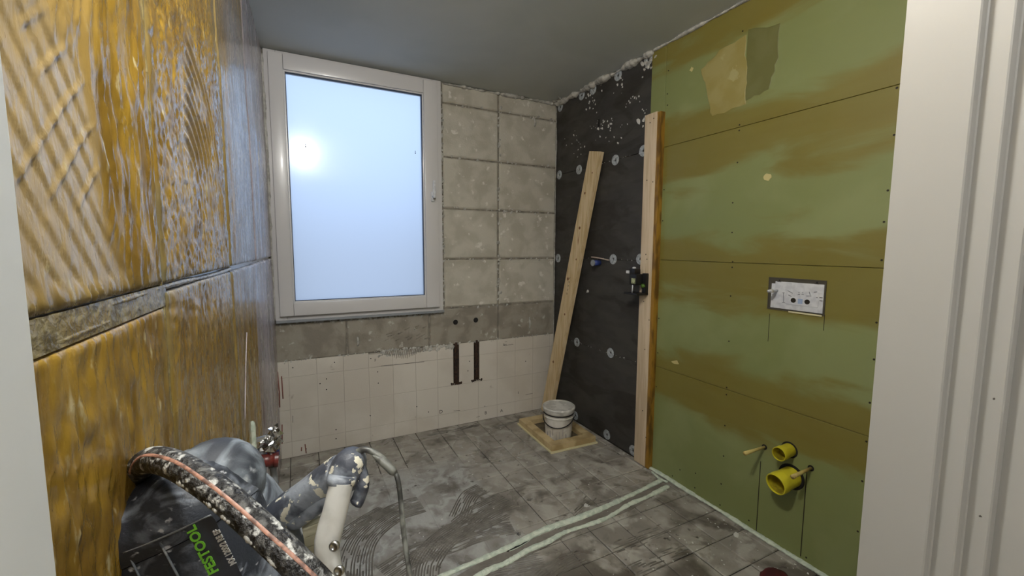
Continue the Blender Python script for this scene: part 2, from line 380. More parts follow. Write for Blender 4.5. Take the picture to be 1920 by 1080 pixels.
# adhesive comb ridges on the floor
def comb(m, px, n, gap, r=.0023, brk=.12, wob=.0007):
    P_ = curve([flo(u, v) for u, v in px], 10)
    for k in range(n):
        off = (k-(n-1)/2)*gap; run = []
        ph = random.random()*9
        for i, p in enumerate(P_):
            t = (P_[min(i+1, len(P_)-1)]-P_[max(i-1, 0)]).normalized(); nn = Vector((-t.y, t.x, 0))
            if random.random() < brk*.35:
                if len(run) > 2: ridge(m, run, r*random.uniform(.7, 1.2))
                run = []; continue
            run.append((p+nn*(off+wob*math.sin(ph+i*.7)), nn))
        if len(run) > 2: ridge(m, run, r*random.uniform(.7, 1.2))
def ridge(m, run, r):
    v = []; f = []
    for i, (p, nn) in enumerate(run):
        h = r*1.25*(0.15 if i in (0, len(run)-1) else random.uniform(.8, 1.1))
        v += [p-nn*r*1.5+Vector((0,0,-.001)), p-nn*r*.5+Vector((0,0,h)), p+nn*r*.5+Vector((0,0,h)), p+nn*r*1.5+Vector((0,0,-.001))]
    for i in range(len(run)-1):
        for k in range(3): f.append((4*i+k, 4*i+k+1, 4*i+k+5, 4*i+k+4))
    m.add(v, f)
rm = MB()
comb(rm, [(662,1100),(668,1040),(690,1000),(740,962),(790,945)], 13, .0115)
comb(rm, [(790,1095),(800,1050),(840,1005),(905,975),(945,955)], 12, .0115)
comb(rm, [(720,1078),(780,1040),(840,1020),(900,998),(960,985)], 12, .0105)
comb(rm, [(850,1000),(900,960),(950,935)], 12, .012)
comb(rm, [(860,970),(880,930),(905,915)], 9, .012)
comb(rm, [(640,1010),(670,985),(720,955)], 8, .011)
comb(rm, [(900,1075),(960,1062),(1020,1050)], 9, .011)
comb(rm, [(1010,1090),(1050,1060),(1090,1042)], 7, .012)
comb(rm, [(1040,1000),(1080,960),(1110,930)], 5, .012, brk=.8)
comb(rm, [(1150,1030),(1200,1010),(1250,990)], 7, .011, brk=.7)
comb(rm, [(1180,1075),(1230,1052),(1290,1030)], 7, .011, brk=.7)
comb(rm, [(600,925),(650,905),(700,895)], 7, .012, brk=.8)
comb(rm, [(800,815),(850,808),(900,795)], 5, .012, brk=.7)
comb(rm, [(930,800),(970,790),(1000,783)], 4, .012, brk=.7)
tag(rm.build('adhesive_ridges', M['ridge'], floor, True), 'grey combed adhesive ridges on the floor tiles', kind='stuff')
# grey filled channel between the two sealant beads
ch = MB(); 
cu = [flo(*p) for p in [(1240,906),(1150,948),(1040,994),(1000,1010),(905,1052),(832,1095)]]
cl = [flo(*p) for p in [(1256,912),(1185,955),(1085,995),(1030,1022),(955,1058),(892,1090)]]
v = []; f = []
for a, b in zip(cu, cl): v += [a+Vector((0,0,.0016)), b+Vector((0,0,.0016))]
for i in range(len(cu)-1): f.append((2*i, 2*i+1, 2*i+3, 2*i+2))
v2 = [p-Vector((0,0,.004)) for p in v]; n_ = len(v)
fs = f+[(2*i, 2*i+2, 2*i+2+n_, 2*i+n_) for i in range(len(cu)-1)]+[(2*i+1, 2*i+1+n_, 2*i+3+n_, 2*i+3) for i in range(len(cu)-1)]
tag(mk('channel_fill', v+v2, fs, M['channel'], floor), 'smooth grey filler strip between two pale green beads')
sl = MB().lathe((0,0,0), (0,0,1), [(.5,0),(.5,.001),(1,.001),(1,0)], 20).v
c_ = flo(974, 1022); d_ = (flo(998,1010)-flo(951,1036)); L_ = d_.length/2; d_.normalize(); n2 = Vector((-d_.y, d_.x, 0))
so = MB(); v = []; f = []
for k in range(24):
    a = 2*math.pi*k/24; v.append(c_+d_*L_*math.cos(a)+n2*.012*math.sin(a)+Vector((0,0,.0022)))
so.add(v, [tuple(range(24))]); so.build('drain_slot', M['dark'], floor)
so = MB().tube(curve([c_+d_*L_*math.cos(a)+n2*.0125*math.sin(a)+Vector((0,0,.004)) for a in np.linspace(-2.6, .2, 8)], 4), .0016, 6)
so.build('slot_edge', M['sealant'], floor, True)

def bead(name, pts, r, parent, m, lump=.22, flatz=.6, label=None, kind=None, n=12, step=.006, axis=2):
    P_ = curve(pts, 12); Q = [P_[0]]; 
    for a, b in zip(P_, P_[1:]):
        k = max(1, int((b-a).length/step))
        for i in range(1, k+1): Q.append(a.lerp(b, i/k))
    rs = []; x_ = 1
    for i in range(len(Q)):
        x_ += random.uniform(-lump, lump)*.55; x_ = min(max(x_, 1-lump), 1+lump*1.3); rs.append(r*x_)
    rs[0] *= .4; rs[-1] *= .4
    Q = [q+Vector([random.uniform(-1, 1)*r*.05 for _ in range(3)]) for q in Q]
    m_ = MB().tube(Q, rs, n); o = m_.build(name, m, parent, True)
    for i, vtx in enumerate(o.data.vertices):
        c = Q[min(i//n, len(Q)-1)]; vtx.co[axis] = c[axis]+(vtx.co[axis]-c[axis])*flatz
    if label: o['label'] = label
    if kind: o['kind'] = kind
    return o
bead('sealant_bead', [flo(u, v, .002) for u, v in [(1243,899),(1190,925),(1130,953),(1075,975),(1030,990),(1000,1003),(950,1028),(900,1050),(850,1071),(815,1088),(780,1104)]], .0145, floor, M['sealant'], label='upper pale green sealant bead across the floor')
bead('sealant_bead', [flo(u, v, .002) for u, v in [(1254,911),(1215,931),(1180,946),(1140,970),(1100,985),(1060,998),(1025,1017),(990,1032),(950,1055),(915,1070),(885,1088)]], .0120, floor, M['sealant'], label='lower pale green sealant bead across the floor')
bead('sealant_bead', [(1.815, 1.765, .004), (1.818, 1.64, .006), (1.816, 1.5, .005), (1.82, 1.3, .005), (1.817, 1.1, .005), (1.82, .8, .005), (1.818, .45, .005)], .013, floor, M['sealant'], label='pale green sealant bead along the green boards')
bead('sealant_bead', [flo(u, v, .003) for u, v in [(1222,884),(1238,898),(1252,904)]], .008, floor, M['sealant'])
# loose plaster crumbs
def blobs(m, pts, r0_, r1_, nrm, flat=.35, n=7):
    nrm = Vector(nrm); e1 = nrm.orthogonal().normalized(); e2 = nrm.cross(e1)
    for p in pts:
        r = random.uniform(r0_, r1_); rr = [r*random.uniform(.6, 1.25) for _ in range(n)]; st = random.uniform(.7, 1.6); a0 = random.random()*6
        v = [p+nrm*0+(e1*math.cos(a0+6.283*k/n)*st+e2*math.sin(a0+6.283*k/n))*rr[k] for k in range(n)]
        v += [p+nrm*r*flat+(e1*math.cos(a0+6.283*k/n)*st+e2*math.sin(a0+6.283*k/n))*rr[k]*.55 for k in range(n)]
        f = [(k, (k+1) % n, n+(k+1) % n, n+k) for k in range(n)]+[tuple(range(n, 2*n))]
        m.add(v, f)
cm = MB(); blobs(cm, [Vector((random.uniform(.0, 1.8), random.uniform(.8, 2.8), 0)) for _ in range(160)], .0015, .005, (0,0,1))
blobs(cm, [Vector((random.uniform(1.3, 1.8), random.uniform(.7, 1.3), 0)) for _ in range(60)], .0015, .005, (0,0,1))
blobs(cm, [flo(1380,1002), flo(1100,948), flo(755,1005)], .012, .016, (0,0,1), .12)
tag(cm.build('plaster_crumbs', M['splash'], floor, True), 'pale plaster crumbs and drips scattered on the floor', kind='stuff')

# ---------------------------------------------------------------- back wall
WX0, WX1, WZ0, WZ1 = -.124, .900, .849, 2.397      # window opening
wb = MB()
wb.box((-.45, D+.008, 0), (2.0, D+.22, WZ0)); wb.box((-.45, D+.008, WZ0), (WX0, D+.22, H)); wb.box((WX1, D+.008, WZ0), (2.0, D+.22, H))
wall_back = tag(wb.build('wall_back', M['mortar']), **S)
def slab(name, x0, x1, z0, z1, y, th, m, parent, b=.003, jit=.002, label=None):
    j = lambda: random.uniform(-jit, jit)
    o = [(x0+j(), z0+j()), (x1+j(), z0+j()), (x1+j(), z1+j()), (x0+j(), z1+j())]
    cx, cz = (x0+x1)/2, (z0+z1)/2
    v = [(a+(b if a < cx else -b), y-th, c+(b if c < cz else -b)) for a, c in o]+[(a, y-th+b*.7, c) for a, c in o]+[(a, y+.01, c) for a, c in o]
    f = [(0,1,2,3)]+[(4+i, 4+(i+1)%4, (i+1)%4, i) for i in range(4)]+[(8+i, 8+(i+1)%4, 4+(i+1)%4, 4+i) for i in range(4)]
    ob = mk(name, v, f, m, parent)
    if label: ob['label'] = label
    return ob
g = .006
zr = [.868, 1.215, 1.566, 1.915, 2.268, H]
for k in range(5):
    slab('wall_block', .918, 1.335-g, zr[k]+g, zr[k+1]-g, D, random.uniform(-.001, .003), M['lime'], wall_back, .009)
    slab('wall_block', 1.335+g, XR, zr[k]+g, zr[k+1]-g, D, random.uniform(-.001, .003), M['lime'], wall_back, .009)
for x0, x1, z1 in [(-.14, .265, .842), (.265, .804, .842), (.804, 1.335, .868), (1.335, XR, .868)]:
    slab('wall_block', x0+g, x1-g if x1 < XR else x1, .607, z1-g, D, random.uniform(0, .002), M['cement'], wall_back, .006)
# lower tiles with two chases
CH = [(.975, 1.020, .315, .612), (1.133, 1.178, .318, .612)]
tx = [-.15]+[-.072+.155*k for k in range(13)]; tx = [x for x in tx if x < XR]+[XR]
tz = [0, .100, .303, .506, .607]
for i in range(len(tx)-1):
    for j in range(4):
        x0, x1, z0, z1 = tx[i]+.0012, tx[i+1]-.0012, tz[j]+.0012, tz[j+1]-.0012
        if j == 3 and .42 < (x0+x1)/2 < .84: z1 -= random.uniform(.01, .05)
        pcs = [(x0, x1, z0, z1)]
        for a, b, c, d in CH:
            nx = []
            for q in pcs:
                if q[0] < b and q[1] > a and q[3] > c+.02:
                    if a-q[0] > .003: nx.append((q[0], a, q[2], q[3]))
                    if q[1]-b > .003: nx.append((b, q[1], q[2], q[3]))
                    if c-q[2] > .003: nx.append((max(q[0], a), min(q[1], b), q[2], c))
                else: nx.append(q)
            pcs = nx
        for q in pcs:
            slab('wall_tile', *q, D, random.uniform(.0032, .0045), M['tile'], wall_back, .0012, .0004)
gb = MB(); 
segs = [(-.15, .975), (1.020, 1.133), (1.178, XR)]
for a, b in segs: gb.box((a, D-.0022, 0), (b, D+.009, .600))
for a, b, c, d in CH: gb.box((a, D-.0022, 0), (b, D+.009, c))
tag(gb.build('grout', M['grout'], wall_back))
for a, b, c, d in CH:
    o = MB().box((a-.002, D+.004, c-.004), (b+.002, D+.01, d+.01)).build('pipe_chase', M['rust'], wall_back)
    pp = MB().tube([((a+b)/2+.004*math.sin(k*1.7), D+.002, c+.005+k*(d-c)/8) for k in range(9)], [.011, .013, .010, .012, .009, .012, .011, .013, .010], 8)
    pp.build('old_pipe', M['rust'], o, True)
    cb = MB(); blobs(cb, [Vector((a-.012+.014*k, D-.004, c-.002)) for k in range(6)], .006, .012, (0,-1,0), .4); cb.build('chase_rubble', M['rust'], o, True)
for (hx, hz) in [(.995, .764), (1.151, .768)]:
    MB().lathe((hx, D-.0045, hz), (0,-1,0), [(.0, .0), (.011, .0), (.0135, .001), (.017, .0005), (.019, -.004)], 18).build('pipe_hole', M['dark'], wall_back, True)
# rubble edge, adhesive remains under the window
rb = MB()
for k in range(110):
    x_ = random.uniform(-.12, 1.8); blobs(rb, [Vector((x_, D-.002, .606+random.gauss(0, .004)))], .003, .008, (0,-1,0), .4)
for k in range(120): blobs(rb, [Vector((random.uniform(.46, .97), D-.003, random.uniform(.575, .612)))], .005, .014, (0,-1,0), .3)
for k in range(130):
    a = random.random(); x_ = .905+random.gauss(0, .006); blobs(rb, [Vector((x_, D-.001, .85+a*1.53))], .004, .011, (0,-1,0), .4)
for k in range(110): blobs(rb, [Vector((random.uniform(-.12, .9), D-.002, .838+random.gauss(0, .005)))], .004, .009, (0,-1,0), .4)
for k in range(90):
    z_ = random.choice(zr[:5]); blobs(rb, [Vector((random.uniform(.92, 1.8), D-.003, z_+random.gauss(0, .006)))], .003, .010, (0,-1,0), .3)
for k in range(60): blobs(rb, [Vector((1.335+random.gauss(0, .007), D-.003, random.uniform(.87, 2.3)))], .004, .012, (0,-1,0), .3)
tag(rb.build('filler_remains', M['filler'], wall_back, True), 'rough filler crumbs along the joints of the block wall', kind='stuff')
cr_ = MB()
for k in range(22):
    x_ = .50+k*.0125; l_ = .05*math.sin(math.pi*(k+1)/23)+random.uniform(0, .012)
    cr_.tube([(x_+.006, D-.005, .606), (x_, D-.006, .600-l_*.5), (x_-.004, D-.004, .600-l_)], [.0035, .003, .001], 5)
for k in range(26):
    x_ = random.uniform(.50, .78); z_ = random.uniform(.66, .76)
    cr_.tube([(x_, D-.003, z_), (x_+.025, D-.005, z_+.012)], .0022, 5)
tag(cr_.build('adhesive_comb_marks', M['cement'], wall_back, True), 'grey combed adhesive remains under the window', kind='stuff')
for x_, z_, l_ in [(1.60, .76, .10), (.33, .72, .06), (1.63, 2.26, .06)]:
    MB().tube([(x_, D-.004, z_), (x_+.004, D-.006, z_-l_*.5), (x_, D-.004, z_-l_)], [.004, .009, .004], 8).build('filler_dab', M['filler'], wall_back, True)
# screw dots and marker letters on the lower tiles
dm = MB()
for u, v in [(549,689),(627,679),(612,710),(600,719),(612,730),(708,697),(709,718),(695,672),(781,762),(694,779),(630,805),(630,822),(574,841),(880,677),(877,695),(985,677),(803,772)]:
    p = bkw(u, v); dm.lathe((p.x, D-.005, p.z), (0,-1,0), [(.0038, 0), (.0038, .001), (0, .0012)], 8)
tag(dm.build('drill_holes', M['dark'], wall_back), 'small dark drill holes in the white wall tiles', kind='stuff')
def text(name, s, size, pos, xdir, ydir, m, parent, ext=.0004, bold=0, width=None):
    c = bpy.data.curves.new(name, 'FONT'); c.body = s; c.size = size; c.extrude = ext; c.resolution_u = 3; c.offset = bold
    t_ = bpy.data.objects.new('tmp', c); COL.objects.link(t_); dg = bpy.context.evaluated_depsgraph_get()
    me = bpy.data.meshes.new_from_object(t_.evaluated_get(dg)); bpy.data.objects.remove(t_)
    xd = Vector(xdir).normalized(); yd = Vector(ydir); yd = (yd-xd*yd.dot(xd)).normalized(); zd = xd.cross(yd)
    sx_ = 1
    if width:
        xm = max(q.co.x for q in me.vertices); sx_ = width/xm
    for q in me.vertices: q.co = Vector(pos)+xd*q.co.x*sx_+yd*q.co.y+zd*q.co.z
    me.materials.clear(); me.materials.append(m)
    o = bpy.data.objects.new(name, me); COL.objects.link(o)
    if parent is not None: o.parent = parent; o.location = -parent.location if parent.type == 'EMPTY' else (0,0,0)
    return o
for s, x_, z_, sz in [('D', .865, .112, .036), ('B', 1.218, .042, .034), ('A', 1.348, .036, .034), ('v', 1.215, .10, .02), ('Bm', 1.372, .555, .022), ('E', 1.50, .16, .02), ('F', .43, .545, .024)]:
    text('marker_letter', s, sz, (x_, D-.0052, z_), (1,0,0), (0,0,1), M['pencil'], wall_back)
mk_ = MB()
for pts in [[(-.02,.055),(-.022,.03)], [(-.13,.55),(-.125,.42),(-.128,.33)], [(-.11,.52),(-.108,.38)], [(-.12,.22),(-.125,.10)], [(.0,.07),(.004,.01)]]:
    mk_.tube([(a, D-.0045, b) for a, b in pts], .0035, 6)
mk_.build('red_streak', M['stain'], wall_back, True)
pl_ = MB()
for u0_, v0_, u1_, v1_ in [(845,722,862,720),(885,714,903,711),(714,686,795,678),(850,770,862,769),(893,782,899,780),(944,648,962,645),(946,641,950,640),(985,740,998,737),(549,779,549,792)]:
    a = bkw(u0_, v0_); b = bkw(u1_, v1_); pl_.tube([(a.x, D-.0048, a.z), (b.x, D-.0048, b.z)], .0013, 5)
pl_.build('pencil_line', M['pencil'], wall_back)

# ---------------------------------------------------------------- window
win = tag(empty('window_1', (.39, D, .85)), **S)
def ring(m, x0, x1, z0, z1, wl, wr, wb_, wt, y0, y1, bev=.004):
    m.box((x0, y0, z0), (x0+wl, y1, z1), bev); m.box((x1-wr, y0, z0), (x1, y1, z1), bev)
    m.box((x0+wl, y0, z0), (x1-wr, y1, z0+wb_), bev); m.box((x0+wl, y0, z1-wt), (x1-wr, y1, z1), bev); return m
shade_auto(ring(MB(), WX0, WX1, WZ0, WZ1, .06, .06, .07, .06, D-.022, D+.06).build('window_frame', M['pvc'], win), 30)
shade_auto(MB().box((WX0-.0, D-.034, WZ0-.004), (WX1+.004, D-.002, WZ0+.012), .003).build('window_sill_strip', M['greypl'], win), 30)
SX0, SX1, SZ0, SZ1 = -.101, .866, .888, 2.376
sash = shade_auto(ring(MB(), SX0, SX1, SZ0, SZ1, .074, .092, .078, .084, D-.052, D+.03, .006).build('window_sash', M['pvc'], win), 30)
ring(MB(), SX0+.070, SX1-.088, SZ0+.074, SZ1-.080, .012, .012, .012, .012, D-.040, D+.01, .002).build('glazing_bead', M['pvc'], sash)
ring(MB(), SX0+.081, SX1-.099, SZ0+.085, SZ1-.091, .0045, .0045, .0045, .0045, D-.034, D+.0, 0).build('glazing_gasket', M['gasket'], sash)
pane = MB().add([(SX0+.083, D-.020, SZ0+.087), (SX1-.101, D-.020, SZ0+.087), (SX1-.101, D-.020, SZ1-.093), (SX0+.083, D-.020, SZ1-.093)], [(0,1,2,3)]).build('window_pane', M['pane'], sash)
pane['label'] = 'frosted white glass pane'
hd = MB().box((.812, D-.062, 1.600), (.838, D-.052, 1.665), .004)
hd.tube([(.825, D-.060, 1.632), (.825, D-.088, 1.632)], .008, 12)
o = shade_auto(hd.build('window_handle', M['white'], win)); 
shade_auto(MB().obox((.825, D-.092, 1.678), (.0085, 0, 0), (0, .006, 0), (0, 0, .056), .25).build('handle_lever', M['white'], o))
km = MB(); 
for u, v in [(573,275),(779,287)]:
    p = bkw(u, v, D-.022); km.lathe((p.x, D-.0205, p.z), (0,-1,0), [(.004, 0), (.004, .001), (0, .0012)], 8)
    km.lathe((p.x, D-.0205, p.z+.012), (0,-1,0), [(.003, 0), (.003, .001), (0, .0012)], 8)
km.build('pane_mark', M['gasket'], sash)
# pale mortar strip left of the window
bead('mortar_strip', [(-.130, D-.010, .86), (-.128, D-.012, 1.4), (-.131, D-.011, 1.9), (-.129, D-.012, 2.37)], .012, wall_back, M['filler'], lump=.3, flatz=.7, kind='stuff', step=.012)

# ---------------------------------------------------------------- left wall
wl = tag(MB().add([lwp(.0, 0, -.006), lwp(D+.2, 0, -.006), lwp(D+.2, H, -.006), lwp(.0, H, -.006), lwp(.0, 0, -.2), lwp(D+.2, 0, -.2), lwp(D+.2, H, -.2), lwp(.0, H, -.2)],
       [(0,1,2,3),(5,4,7,6),(4,0,3,7),(1,5,6,2)]).build('wall_left', M['wallbehind']), **S)
N1, N2, N3, N4 = VN(1), VN(2), VN(3), VN(4)
def relief(s, z):
    """height field of the primed adhesive on the left wall, plus colour masks"""
    wob = N1(s*9, z*9)*.5
    # quilted trowel pattern on the nearest upper board
    a = (z+1.1*s+.012*wob)/.041; b = (z-.9*s+.016*wob)/.050
    fa = a-np.floor(a); fb = b-np.floor(b)
    fa = 1-fa; saw = fa**.7*(1-sm(fa, .78, 1.)); low_ = sm(z, 1.31, 1.37)
    seam = np.exp(-((fb-.5)/.07)**2)*sm(N4(s*22, z*22), .25, .5)*low_
    quilt = .0019*saw+.0020*seam+.0012*low_*np.abs(fb-.5)+.0006*N2(s*60, z*60)
    qm = (1-sm(s+.45*(z-1.27)+.05*(N3(s*20, z*12)-.5), .655, .70))*sm(z, 1.245, 1.27)*(1-sm(z+.04*N2(s*14, z*3), 1.50, 1.57))
    # vertical wavy drips
    dr = N2(s*75+2.2*N1(s*8, z*14), z*9+3); dr2 = N3(s*150+1.5*N1(s*10, z*30), z*32)
    drips = .0042*(1-np.abs(2*dr-1))**1.4+.0022*dr2+.0012*N4(s*300, z*60)
    # fan of comb lines on the second upper board
    r_ = np.hypot(s-.97, z-1.36)+.012*(N1(s*9, z*9)-.5); th = np.arctan2(z-1.36, s-.97)
    fan = .0055*(.5+.5*np.sin(2*np.pi*r_/.030))**1.5
    fm = sm(r_, .11, .14)*(1-sm(r_, .38, .42))*sm(th, -.12, .08)*(1-sm(th, 1.2, 1.45))*(.35+.65*sm(N2(s*11, z*15), .25, .5))
    blot = .0028*N4(s*44, z*34)+.0026*N2(s*95, z*80)+.0022*N3(s*190, z*150)
    low = 1-sm(z, 1.16, 1.22)
    lowd = .0036*(1-np.abs(2*N3(s*60+N1(s*6, z*6)*1.5, z*11)-1))**1.2+.0022*N2(s*120, z*50)+.0012*N4(s*260, z*90)
    far = sm(s, .78, .86)
    base = drips*(1-far)+blot*far
    h = base*(1-low)+(lowd*(1-far)+(.5*lowd+.5*blot)*far)*low
    h = h*(1-qm)+quilt*qm; h = h*(1-fm)+(fan+.0015)*fm
    st = sm(s, 1.36, 1.5); h = h*(1-.6*st)+st*(.006*N3(s*26, z*1.3)+.002*N1(s*90, z*5))
    top = sm(z, 1.75, 1.9); h = h*(1-.5*top)
    tan = np.clip(qm*.9+.35*fm+.5*sm(N1(s*7, z*5), .55, .75)*(1-low)*.7, 0, 1)
    grey = np.exp(-((s-.82)/.022)**2)*.8*sm(N2(s*9, z*14), .2, .6)+np.exp(-((z-1.235)/.022)**2)*.7+np.exp(-((s-1.42)/.05)**2)*.5
    pale = sm(s+.12*(N1(s*5, z*6)-.5), 1.42, 1.75)*sm(z+.1*(N2(s*4, 2*z)-.5), .95, 1.25)*(1-sm(z, 2.0, 2.2))
    pale = np.clip(pale, 0, 1)
    return h, tan, np.clip(grey, 0, 1), pale
def wall_panel(s0, s1, z0, z1, ds, dz, m, name='wall_panel', label=None, hs=1., off=0.):
    ns = int((s1-s0)/ds)+1; nz = int((z1-z0)/dz)+1
    ss, zz = np.meshgrid(np.linspace(s0, s1, ns), np.linspace(z0, z1, nz), indexing='ij')
    h, tan, grey, pale = relief(ss, zz); h = h*hs+off
    ed = np.minimum(np.minimum(ss-s0, s1-ss), np.minimum(zz-z0, z1-zz)); h = h*sm(ed, -.001, .010)-.014*(ed < 1e-6)
    x_ = -.134-(D-ss)*math.tan(WA)+h
    V = np.stack([x_, ss, zz], -1).reshape(-1, 3)
    idx = np.arange(ns*nz).reshape(ns, nz)
    Fc = np.stack([idx[:-1, :-1], idx[1:, :-1], idx[1:, 1:], idx[:-1, 1:]], -1).reshape(-1, 4)
    me = bpy.data.meshes.new(name); me.vertices.add(len(V)); me.vertices.foreach_set('co', V.astype(np.float32).ravel())
    me.loops.add(Fc.size); me.loops.foreach_set('vertex_index', Fc.astype(np.int32).ravel())
    me.polygons.add(len(Fc)); me.polygons.foreach_set('loop_start', np.arange(0, Fc.size, 4, dtype=np.int32)); me.polygons.foreach_set('loop_total', np.full(len(Fc), 4, dtype=np.int32))
    me.polygons.foreach_set('use_smooth', np.ones(len(Fc), dtype=bool)); me.update(calc_edges=True); me.materials.append(m)
    for nm, arr in (('tan', tan), ('grey', grey), ('pale', pale)):
        at_ = me.attributes.new(nm, 'FLOAT', 'POINT'); at_.data.foreach_set('value', arr.astype(np.float32).ravel())
    o = bpy.data.objects.new(name, me); COL.objects.link(o); o.parent = wl
    if label: o['label'] = label
    return o
wall_panel(.30, .818, 1.238, H, .0032, .0038, M['gold'], label='gold board with quilted trowel marks')
wall_panel(.824, 1.418, 1.238, H, .0030, .0042, M['gold'], label='gold board with fanned comb lines')
wall_panel(1.424, 2.02, 1.238, H, .007, .006, M['gold'])
wall_panel(.30, .818, 0, 1.209, .0036, .0045, M['gold'], label='glossy gold board with vertical drips')
wall_panel(.824, 1.418, 0, 1.232, .0045, .005, M['gold'])
wall_panel(1.424, 1.93, 0, 1.232, .007, .006, M['gold'])
wall_panel(1.93, D, 0, 1.235, .009, .008, M['palecoat'], label='pale lavender plaster strip beside the window')
wall_panel(2.02, D, 1.235, H, .009, .008, M['palecoat'], label='pale lavender plaster strip beside the window')
MB().obox(lwp(.565, 1.2235, -.002), Vector((math.sin(WA)*.268, .268, 0)), Vector((.004,0,0)), Vector((0,0,.016))).build('joint_strip', M['jointm'], wl)
bead('joint_ridge', [lwp(s, 1.234+.002*math.sin(s*9), -.004) for s in np.linspace(.30, 1.46, 12)], .0060, wl, M['jointm'], lump=.2, flatz=.8, step=.008)
bead('joint_ridge', [lwp(s, 1.213+.002*math.sin(s*12), -.004) for s in np.linspace(.30, .80, 8)], .0055, wl, M['jointm'], lump=.2, flatz=.8, step=.008)
bead('joint_ridge', [lwp(.821+.003*math.sin(z*8), z, -.003) for z in np.linspace(.05, 2.35, 14)], .0042, wl, M['jointm'], lump=.4, flatz=.8, step=.012)
bead('sealant_bead', [lwp(1.655, z, .006) for z in np.linspace(.40, .70, 4)], .008, wl, M['sealant'], label='pale green sealant dab beside the red pipe', step=.008)
st_ = MB().tube(curve([lwp(s, z, .012) for s, z in [(1.60,1.02),(1.54,.93),(1.49,.84),(1.46,.78)]], 5), .0018, 6); st_.build('dried_drip', M['palecoat'], wl, True)

# ---------------------------------------------------------------- right wall
wr = tag(MB().box((XR+.014, .0, 0), (XR+.2, D+.2, H)).build('wall_right', M['mortar']), **S)
def panel_r(name, y0, y1, z0, z1, x_, m, b=.002, label=None):
    v = [(x_+b, y0, z0), (x_+b, y1, z0), (x_+b, y1, z1), (x_+b, y0, z1), (x_, y0+b, z0+b), (x_, y1-b, z0+b), (x_, y1-b, z1-b), (x_, y0+b, z1-b)]
    v += [(XR+.016, y0, z0), (XR+.016, y1, z0), (XR+.016, y1, z1), (XR+.016, y0, z1)]
    f = [(4,7,6,5)]+[(i, (i+1)%4, 4+(i+1)%4, 4+i) for i in range(4)]+[(8+i, 8+(i+1)%4, (i+1)%4, i) for i in range(4)]
    o = mk(name, v, f, m, wr)
    if label: o['label'] = label
    return o
zb = [0, .600, 1.222, 1.856, H]
for k in range(4):
    panel_r('black_board', 1.862, D, zb[k]+.0012, zb[k+1]-.0012, XR+.004, M['black'], .0015)
zg = [0, .620, 1.232, 1.850, H]
for k in range(4):
    y1 = 1.790 if k < 3 else 1.758
    panel_r('green_board', .30, y1, zg[k]+.0008, zg[k+1]-.0008, XR, M['green'], .0015)
panel_r('green_strip', 1.760, 1.862, 2.02, H, XR-.001, M['green'], .0015, label='narrow green board strip above the timber')
# access slots cut beside the drain pipes
for y_, z0, z1 in [(1.113, .01, .345), (.922, .02, .39)]:
    MB().box((XR-.0006, y_-.0018, z0), (XR+.004, y_+.0018, z1)).build('cut_line', M['screw'], wr)
for (a, b, c, d) in [(1443,588,1440,640),(1546,590,1544,620)]:
    p = sdw(a, b); q = sdw(c, d); MB().box((XR-.0006, q.y-.001, q.z), (XR+.004, q.y+.001, p.z)).build('cut_line', M['screw'], wr)
sm_ = MB()
for y_, z_ in [(1.306,1.692),(1.319,1.511),(1.314,1.373),(1.303,1.236),(1.304,1.21),(1.304,1.074),(1.3,.857),(1.298,.595),(1.299,.63),(1.297,.44),(1.295,.286),(.731,1.685),(.735,1.5),(.738,1.393),(.735,1.26),(.734,1.039),(.732,.906),(.733,.746),(.735,.447),(.733,.6),(.735,.25),(1.306,1.86),(1.306,1.835),(.735,1.84),(1.74,2.25),(1.742,2.13),(1.738,2.07),(1.74,1.62),(1.741,1.45),(1.742,.9),(1.74,.7),(1.742,.5),(1.6,.03),(1.45,.04),(1.3,.03),(1.15,.04),(.9,.03),(1.3,.14),(1.45,.12),(1.55,.09),(1.315,2.27)]:
    sm_.lathe((XR-.0004, y_, z_), (-1,0,0), [(.0038, 0), (.0038, .0008), (0, .0003)], 8)
tag(sm_.build('screws', M['screw'], wr), 'dark screw heads in rows on the green boards', kind='stuff')
# skimmed patch near the ceiling
def patch(name, poly, th, m, label=None):
    c = Vector((0, sum(p[0] for p in poly)/len(poly), sum(p[1] for p in poly)/len(poly))); n = len(poly)
    v = [(XR-.0002, a, b) for a, b in poly]+[(XR-th, c.y+(a-c.y)*.97, c.z+(b-c.z)*.97) for a, b in poly]
    f = [tuple(range(n, 2*n))]+[(i, (i+1)%n, n+(i+1)%n, n+i) for i in range(n)]
    o = mk(name, v, f, m, wr)
    if label: o['label'] = label
def rough(poly, k=5, j=.006):
    o = []
    for a, b in zip(poly, poly[1:]+poly[:1]):
        for i in range(k): o.append((a[0]+(b[0]-a[0])*i/k+random.uniform(-j, j), a[1]+(b[1]-a[1])*i/k+random.uniform(-j, j)))
    return o
patch('plaster_patch', rough([(1.534,2.185),(1.433,2.227),(1.303,2.25),(1.285,2.10),(1.279,1.945),(1.457,1.933),(1.484,2.051)]), .0016, M['plasterpatch'], 'yellowish skimmed patch near the ceiling')
M['patch2'] = mat('primer_skim_faint', (100,100,54), (106,106,62), scale=9, rough=.5)
patch('plaster_patch', rough([(1.292,2.265),(1.149,2.225),(1.146,2.086),(1.18,1.98),(1.282,1.955)]), .0010, M['patch2'], 'fainter olive patch beside the skimmed patch')
M['dot'] = mat('cream_dab', (190,178,124), rough=.6)
patch('filler_dab', rough([(1.18,1.612),(1.165,1.624),(1.148,1.618),(1.142,1.600),(1.155,1.588),(1.175,1.594)], 2, .002), .002, M['dot'], 'cream filler dab')
patch('filler_dab', rough([(1.64,.675),(1.60,.69),(1.585,.672),(1.62,.665)], 2, .002), .002, M['dot'])
